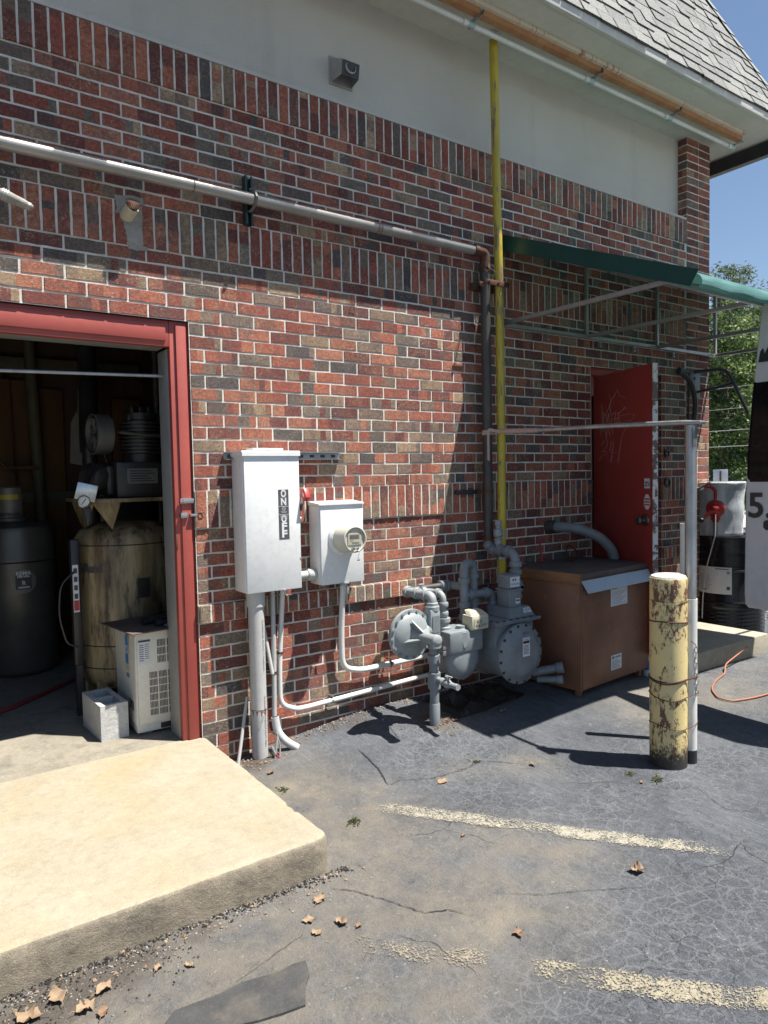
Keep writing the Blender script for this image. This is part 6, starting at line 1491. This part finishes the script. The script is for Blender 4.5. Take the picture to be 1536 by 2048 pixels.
for i, (P, r_, key, lab) in enumerate((
    ([(1.32, 2.5, 2.74), (1.36, 2.45, 2.3), (1.30, 2.4, 2.0), (1.42, 2.42, 1.7), (1.50, 2.45, 1.45)], .012, 'black', 'black cable hanging behind the compressor pump'),
    ([(.55, 2.6, 2.74), (.60, 2.55, 2.2), (.52, 2.5, 1.9), (.66, 2.5, 1.6), (.80, 2.52, 1.45)], .010, 'dark', 'dark cable hanging left of the olive pipe'),
    ([(1.0, 1.7, 2.62), (.7, 1.8, 2.40), (.3, 1.9, 2.36), (-.2, 2.0, 2.45)], .035, 'black', 'sagging black sleeve under the ceiling of the dark room'))):
    b = B(key); b.tube(P, r_, 8, .15, 6); solo('hanging_cable', b, lab, 'cable', P[-1])
b = B('midgrey'); b.box(1.30, 1.42, 2.62, 2.66, 1.95, 2.15, .004); b.use('black'); b.box(1.33, 1.39, 2.61, 2.62, 2.0, 2.1); b.use('midgrey'); b.cyl((1.36, 2.64, 2.15), (1.36, 2.64, 2.74), .012)
solo('junction_box', b, 'small grey junction box hanging on conduit in the dark room', 'junction box', (1.36, 2.64, 1.95))
b = B('woodboard'); b.box(.1, 1.0, 2.72, 2.92, 1.50, 1.525, .003); solo('wall_shelf', b, 'brown shelf board on the back wall above the canister', 'shelf', (.5, 2.8, 1.5))
b = B('hoodgrey'); b.prism([(1.28, 2.905, 1.55), (1.42, 2.905, 1.52), (1.44, 2.905, 1.80), (1.36, 2.905, 2.02), (1.30, 2.905, 1.90)], (0, .004, 0)); solo('hanging_rag', b, 'pale rag hanging on the brown boards', 'rag', (1.36, 2.905, 1.52), smooth=False)

# ------------------------------------------------------------------ leaves, weeds, debris
def leaf(x, y, size, rot, curl, lab, key='dryleaf', grp='dry leaves scattered on the lot', z_=None, lobes=True):
    rnd = random.Random(int(x*1000)+int(y*777)); b = B(key); n = 11; L_ = size*.68; asp = rnd.uniform(.26, .44); tw_ = rnd.uniform(-.5, .5); vs = []
    for i in range(n+1):
        u = i/n; wd = math.sin(math.pi*min(1, u*1.02))**.8*asp*L_*(1+(rnd.uniform(-.55, .35) if lobes else 0)) + .002; row = []
        for s_ in (-1, -.5, 0, .5, 1):
            px, py = (u-.5)*L_+(rnd.uniform(-.04, .04)*L_ if abs(s_) == 1 else 0), s_*wd; pz = tw_*curl*py*(u-.3)*2 + curl*L_*(.45*abs(s_)**1.5*math.sin(u*4+rnd.random()*.3)**2+(u-.45)**2*.75+.10*math.sin(u*9+s_*2)) + .12*curl*L_
            row.append(b.bm.verts.new((x+px*math.cos(rot)-py*math.sin(rot), y+px*math.sin(rot)+py*math.cos(rot), (gz(x, y) if z_ is None else z_)+.004+pz)))
        vs.append(row)
    for i in range(n):
        for j in range(4): b.bm.faces.new([vs[i][j], vs[i][j+1], vs[i+1][j+1], vs[i+1][j]])
    e0 = Vector((x, y, 0)); d_ = Vector((math.cos(rot), math.sin(rot), 0))
    s0 = vs[0][2].co.copy(); b.tube([s0, s0-d_*L_*.18+Z_*.006, s0-d_*L_*.32+Z_*.002], .0012, 5)
    return solo('dry_leaf', b, lab, 'leaf', (x, y, gz(x, y) if z_ is None else z_), grp)
leaf(2.178, -.961, .095, .3, .10, 'pale tan flat leaf lying above the first painted line', lobes=False)
leaf(2.259, -2.018, .085, 2.4, .75, 'large curled brown leaf right of centre between the painted lines')
leaf(1.630, -2.010, .060, 1.2, .45, 'small curled leaf with upright tip above the second painted line', 'dryleaf2')
leaf(1.193, -1.605, .065, 1.9, .65, 'upright curled leaf at the left start of the second painted line')
leaf(1.232, -1.655, .035, .4, .5, 'tiny orange brown leaf beside the upright curled leaf', 'dryleaf2')
leaf(.615, -1.455, .045, .9, .5, 'small leaf midway along the foot of the concrete pad')
leaf(.457, -1.450, .085, .5, .5, 'larger curled leaf below the pad, right of the corner cluster')
leaf(.335, -1.405, .10, 1.7, .45, 'tan curled leaf in the bottom left corner cluster')
leaf(.255, -1.440, .11, 2.6, .4, 'broad leaf at the far bottom left edge of the frame')
leaf(.395, -1.500, .085, .2, .55, 'curled leaf on the bottom edge, left of the asphalt patch')
leaf(.432, -1.545, .065, 1.1, .5, 'dark leaf at the bottom edge beside the curled leaf', 'dryleaf2')
leaf(1.110, -1.525, .060, 2.9, .3, 'flat pale leaf just under the pad side face near its corner')
leaf(1.200, -1.445, .075, .7, .35, 'long dry leaf against the pad corner')
leaf(1.915, -1.415, .035, .3, .4, 'tiny reddish leaf under the first painted line', 'dryleaf2')
leaf(2.940, -1.560, .035, .8, .4, 'tiny red brown leaf near the weeds before the bollard', 'dryleaf2')
leaf(1.10, -1.60, .05, 2.0, .3, 'pale broken leaf left of the second painted line')
leaf(1.85, -1.02, .028, 1.0, .2, 'tiny white scrap left of the pale tan leaf', lobes=False)
leaf(1.55, -.33, .05, .4, .6, 'brown leaf caught at the foot of the white riser', 'dryleaf2')
leaf(3.05, -.50, .07, .2, .5, 'brown leaf under the large gas meter')
leaf(2.67, -1.10, .06, 1.3, .7, 'crumpled tan leaf on the sandy spot left of the bollard shadow')
leaf(2.72, -.43, .05, 2.2, .5, 'leaf lying at the base of the regulator feed pipe', 'dryleaf2')
leaf(.70, -1.50, .04, 2.2, .5, 'narrow tan leaf beside the foot of the pad')
def scatter(name, n, area, smin, smax, key, seed, lab_kind, zfun=gz):
    rnd = random.Random(seed); b = B(key)
    for _ in range(n):
        x, y = area(rnd); s_ = rnd.uniform(smin, smax); q = Matrix.Translation((x, y, zfun(x, y)+s_*.3)) @ Matrix.Rotation(rnd.uniform(0, 6), 4, 'Z') @ Matrix.Rotation(rnd.uniform(0, 3), 4, 'X')
        vs = [b.bm.verts.new(q @ Vector((s_*a*rnd.uniform(.6, 1.2), s_*c*rnd.uniform(.5, 1.1), s_*d*rnd.uniform(.4, .8)))) for a, c, d in ((1, 0, 0), (-1, 0, 0), (0, 1, 0), (0, -1, 0), (0, 0, 1), (0, 0, -1))]
        for f in ((0, 2, 4), (2, 1, 4), (1, 3, 4), (3, 0, 4), (2, 0, 5), (1, 2, 5), (3, 1, 5), (0, 3, 5)): b.bm.faces.new([vs[i] for i in f])
    o = link(name, b, (0, 0, 0), smooth=False); o['kind'] = 'stuff'; o['label'] = lab_kind; return o
def a_edge(r):
    x = r.uniform(-.1, 1.45); return (x, -1.31-abs(r.gauss(0, .07)))
def a_side(r): return (1.36+abs(r.gauss(0, .05)), r.uniform(-1.3, -.02))
def a_wall(r): return (r.uniform(1.35, 3.4), -.01-abs(r.gauss(0, .05)))
def a_lot(r): return (r.uniform(.6, 5), r.uniform(-3.2, -.3))
scatter('gravel', 520, a_edge, .0015, .006, 'stone', 1, 'fine gravel along the pad'); scatter('gravel', 260, a_side, .0015, .005, 'stone', 2, 'fine gravel at the pad side')
scatter('dark_soil', 900, lambda r: (r.uniform(-.3, 1.40), -1.305-abs(r.gauss(0, .022))), .002, .008, 'dark', 31, 'dark soil crumbs along the foot of the pad')
scatter('dark_soil', 500, lambda r: (r.uniform(-.1, .75), -1.33-abs(r.gauss(0, .10))), .0015, .006, 'dark', 32, 'dark soil crumbs in the corner below the pad')
scatter('leaf_litter', 110, a_edge, .003, .010, 'dryleaf', 3, 'dry leaf crumbs along the pad'); scatter('leaf_litter', 220, a_wall, .003, .011, 'dryleaf2', 4, 'dry leaf crumbs along the wall foot')
scatter('gravel', 420, a_wall, .002, .010, 'stone', 5, 'gravel and crumbled asphalt along the wall foot'); scatter('gravel', 420, a_lot, .0012, .004, 'stone', 6, 'loose grit on the lot')
scatter('leaf_litter', 60, lambda r: (r.gauss(2.62, .08), r.gauss(-.40, .06)), .004, .012, 'dryleaf2', 8, 'leaf litter round the feed pipe')
scatter('leaf_litter', 50, lambda r: (r.gauss(1.58, .07), r.gauss(-.14, .05)), .004, .014, 'dryleaf', 9, 'leaf litter round the riser')
scatter('gravel', 900, lambda r: (r.uniform(6.1, 9), r.uniform(-1.2, 1.0)), .006, .022, 'stone', 10, 'gravel beyond the step')
def weed(x, y, s_, n, lab, seed):
    rnd = random.Random(seed); b = B('weed'); g_ = gz(x, y)
    for i in range(n):
        a_ = rnd.uniform(0, 6.28); L_ = s_*rnd.uniform(.4, 1); h_ = s_*rnd.uniform(.15, .6); w_ = s_*.07; d_ = Vector((math.cos(a_), math.sin(a_), 0)); nn = Vector((-d_.y, d_.x, 0))
        o_ = Vector((x+rnd.gauss(0, s_*.3), y+rnd.gauss(0, s_*.3), g_))
        p = [o_-nn*w_*.4, o_+nn*w_*.4, o_+d_*L_*.6+nn*w_+Z_*h_, o_+d_*L_+Z_*h_*.7, o_+d_*L_*.6-nn*w_+Z_*h_]; b.face([p[0], p[1], p[2], p[3], p[4]])
    return solo('weed', b, lab, 'weed', (x, y, g_), 'small weeds growing in the asphalt cracks', smooth=False)
weed(1.609, -1.036, .035, 22, 'small green weed between the pad corner and the first painted line', 1)
weed(2.973, -1.465, .032, 14, 'tiny weed left of the bigger weed before the bollard', 2)
weed(3.02, -1.585, .036, 24, 'low weed patch just in front of the bollard', 3)
weed(2.461, -.896, .028, 12, 'tiny weed left of the sandy spot', 4)
weed(1.50, -.56, .03, 22, 'sparse weed patch beside the pad edge near the riser', 5)

# ------------------------------------------------------------------ background
b = B('grass'); rnd = random.Random(21)
b.box(22.3, 90, -60, 80, -.3, .035)
o = structure('grass_verge', b, smooth=False)
b = B('grass')
for _ in range(5200):
    x, y = rnd.uniform(22.35, 29), rnd.uniform(5.0, 13.5); h_ = rnd.uniform(.05, .13); a_ = rnd.uniform(0, 3.14); dx, dy = math.cos(a_)*.02, math.sin(a_)*.02
    b.face([(x-dx, y-dy, .03), (x+dx, y+dy, .03), (x+rnd.uniform(-.03, .03), y+rnd.uniform(-.03, .03), .03+h_)])
o = link('grass', b, (0, 0, 0), smooth=False); o['kind'] = 'stuff'
def crown_mesh(b, c, rx, rz, ncl, nl, ls, seed, keys, flat=1.0, pine=False):
    rnd = random.Random(seed); c = Vector(c)
    for k in keys: b.use(k)
    for i in range(ncl):
        while True:
            p = Vector((rnd.uniform(-1, 1), rnd.uniform(-1, 1), rnd.uniform(-1, 1)))
            if .30 < p.length < 1: break
        bump_ = 1+.34*noise.noise(p.normalized()*2.2+Vector((seed, 0, 0)))
        q = c+Vector((p.x*rx*bump_, p.y*rx*bump_, p.z*rz*bump_)); cr = rx*rnd.uniform(.10, .20)
        key = keys[0] if rnd.random() < .62 else keys[-1]; b.use(key)
        for _ in range(nl):
            o_ = q+Vector((rnd.gauss(0, cr*.6), rnd.gauss(0, cr*.6), rnd.gauss(0, cr*.42*flat))); n_ = Vector((rnd.gauss(0, 1), rnd.gauss(0, 1), rnd.gauss(.35, 1))).normalized()
            t_ = n_.orthogonal().normalized(); t_ = Matrix.Rotation(rnd.uniform(0, 6.28), 3, n_) @ t_; s_ = ls*rnd.uniform(.6, 1.3); w_ = .22 if pine else .55; bt = n_.cross(t_)
            b.face([o_-t_*s_*.5, o_+bt*s_*w_*.5, o_+t_*s_*.5, o_-bt*s_*w_*.5])
def tree(x, y, h, rx, lab, seed, ncl=190, nl=62, ls=.17, keys=('leafA', 'leafB'), pine=False, czf=.56):
    t = T('pine_tree' if pine else 'broadleaf_tree', lab, 'tree', (x, y, -.06), 'trees beyond the road'); rnd = random.Random(seed)
    b = B('bark'); b.tube([(x, y, -.1), (x+rnd.uniform(-.1, .1), y, h*.35), (x+rnd.uniform(-.3, .3), y+.1, h*.9)], [.22+h*.008, .17, .04], 12)
    for i in range(14):
        z_ = h*rnd.uniform(.22, .85); a_ = rnd.uniform(0, 6.28); L_ = rx*rnd.uniform(.4, .85); b.tube([(x, y, z_), (x+L_*.5*math.cos(a_), y+L_*.5*math.sin(a_), z_+L_*.25), (x+L_*math.cos(a_), y+L_*math.sin(a_), z_+L_*.45)], [.07, .045, .015], 6)
    t.part('trunk', b)
    b = B(keys[0]); crown_mesh(b, (x, y, h*czf), rx, h*(1-czf), ncl, nl, ls, seed, keys, .9, pine); t.part('crown', b, smooth=False)
def at(px, d):   # ground position under an image column, used only to place far trees
    lat = (px-768)/1410; return (d*(.573+.8195*lat), -3.617+d*(.8195-.573*lat))
x_, y_ = at(1448, 30); tree(x_, y_, 10.3, 1.9, 'tall pine with open top directly beside the building corner', 31, 300, 70, .20, ('leafC', 'leafB'), True)
x_, y_ = at(1500, 33); tree(x_, y_, 9.3, 2.3, 'broad leafed tree with bright foliage right of the pine', 32, 330, 70, .17)
x_, y_ = at(1452, 27); tree(x_, y_, 7.4, 2.2, 'lower bushy tree in front of the pine and the bright tree', 33, 330, 70, .15)
x_, y_ = at(1528, 40); tree(x_, y_, 9.8, 2.6, 'dark pine behind the van side of the tree row', 34, 240, 60, .24, ('leafC', 'leafB'), True)
x_, y_ = at(1400, 42); tree(x_, y_, 9.8, 3.0, 'rounded tree hidden mostly behind the brick corner', 35, 170, 50, .24)
x_, y_ = at(1660, 36); tree(x_, y_, 9.0, 3.2, 'wide tree further right beyond the van', 36, 150, 45, .25)
x_, y_ = at(1480, 48); tree(x_, y_, 9.2, 4.2, 'wide dark tree closing the gap behind the others', 37, 420, 60, .26, ('leafB', 'leafC'))
for i, (px, d, r_, h_) in enumerate(((1487, 24.5, .55, 1.35), (1522, 25, .7, 1.2), (1462, 25.5, .6, 1.0), (1430, 25, .6, .9), (1560, 26, .8, 1.3), (1476, 30.5, 1.3, 2.6), (1450, 30, 1.2, 2.3), (1515, 31, 1.4, 2.6), (1425, 31, 1.2, 2.4))):
    x_, y_ = at(px, d); t = T('shrub', ['yellow green shrub between the drum and the van', 'low shrub behind the van edge', 'small shrub behind the wrapped container', 'low shrub behind the sign panel', 'shrub hidden beyond the van', 'tall dark shrub under the bushy tree', 'tall dark shrub beside the sign', 'tall dark shrub right of the pale parked car', 'tall dark shrub next to the building corner'][i], 'shrub', (x_, y_, .03), 'shrubs along the verge')
    b = B('bark'); 
    for k_ in range(5): b.tube([(x_, y_, .0), (x_+r_*.5*math.cos(k_*1.3), y_+r_*.5*math.sin(k_*1.3), h_*.6)], .02, 5)
    t.part('stems', b); b = B('leafA'); crown_mesh(b, (x_, y_, h_*.52), r_, h_*.5, 46, 44, .11, 60+i, ('leafA', 'leafB') if i < 5 else ('leafB', 'leafB')); t.part('foliage', b, smooth=False)
# sign back
x_, y_ = at(1442, 20); t = T('road_sign', 'plain grey back of a sign panel on a dark post', 'sign', (x_, y_, -.06))
b = B('sign'); q = Matrix.Translation((x_, y_, 0)) @ Matrix.Rotation(R(-62), 4, 'Z'); b.box(-.19, .19, -.003, .003, .96, 1.38, .002, q); t.part('sign_panel', b)
b = B('blackpipe'); b.box(-.022, .022, -.035, -.005, -.08, 1.33, .002, q); t.part('post', b)
# power cables
for i, py in enumerate((776, 818, 861, 893)):
    z_ = 1.383+(938-py)/1410*23.5; b = B('wire'); A_, B_ = (21.5, -30, z_), (25, 60, z_)
    b.tube([Vector(A_).lerp(Vector(B_), k_/12)+Vector((0, 0, -.3*math.sin(math.pi*k_/12)+.3)) for k_ in range(13)], .009 if i < 2 else .013, 5)
    solo('power_cable', b, ['topmost of the four pale cables crossing the trees', 'second pale cable from the top crossing the trees', 'third pale cable from the top crossing the trees', 'lowest of the four pale cables crossing the trees'][i], 'cable', (23, 10, z_), 'pale cables crossing in front of the trees')
for j, (px_, py_) in enumerate(((21.5, -30), (25, 60))):
    b = B('bark'); b.cyl((px_, py_, -.1), (px_, py_, 8), .14); solo('utility_pole', b, ['wooden pole carrying the cables far to the right', 'wooden pole carrying the cables far to the left'][j], 'pole', (px_, py_, -.06))
# far parked car
x_, y_ = at(1496, 34); t = T('parked_car', 'pale parked car glimpsed under the trees', 'car', (x_, y_, .03))
q = Matrix.Translation((x_, y_, .03)) @ Matrix.Rotation(R(118), 4, 'Z')
b = B('carpaint'); prof = [(-2.1, .35), (-2.1, .80), (-1.95, .95), (-1.2, 1.02), (-.75, 1.42), (.85, 1.45), (1.35, 1.02), (2.05, .92), (2.15, .70), (2.15, .35)]
b.prism([q @ Vector((x, -.85, z_)) for x, z_ in prof], q.to_3x3() @ Vector((0, 1.7, 0)), .04); t.part('car_body', b)
b = B('vanblack'); b.prism([q @ Vector((x, -.86, z_)) for x, z_ in ((-1.05, 1.04), (-.70, 1.36), (.80, 1.38), (1.18, 1.04))], q.to_3x3() @ Vector((0, 1.72, 0))); b.prism([q @ Vector(p) for p in ((-1.22, -.7, 1.06), (-.80, -.62, 1.41), (-.80, .62, 1.41), (-1.22, .7, 1.06))], q.to_3x3() @ Vector((-.03, 0, .02))); t.part('windows', b, smooth=False)
for sx, sy in ((-1.35, -.80), (-1.35, .80), (1.35, -.80), (1.35, .80)):
    b = B('rubber'); p = q @ Vector((sx, sy, .31)); b.lathe(p-(q.to_3x3() @ Vector((0, .11, 0))), q.to_3x3() @ Vector((0, 1, 0)), [(.2, 0), (.31, .02), (.31, .20), (.2, .22)], 24); t.part('wheel', b)
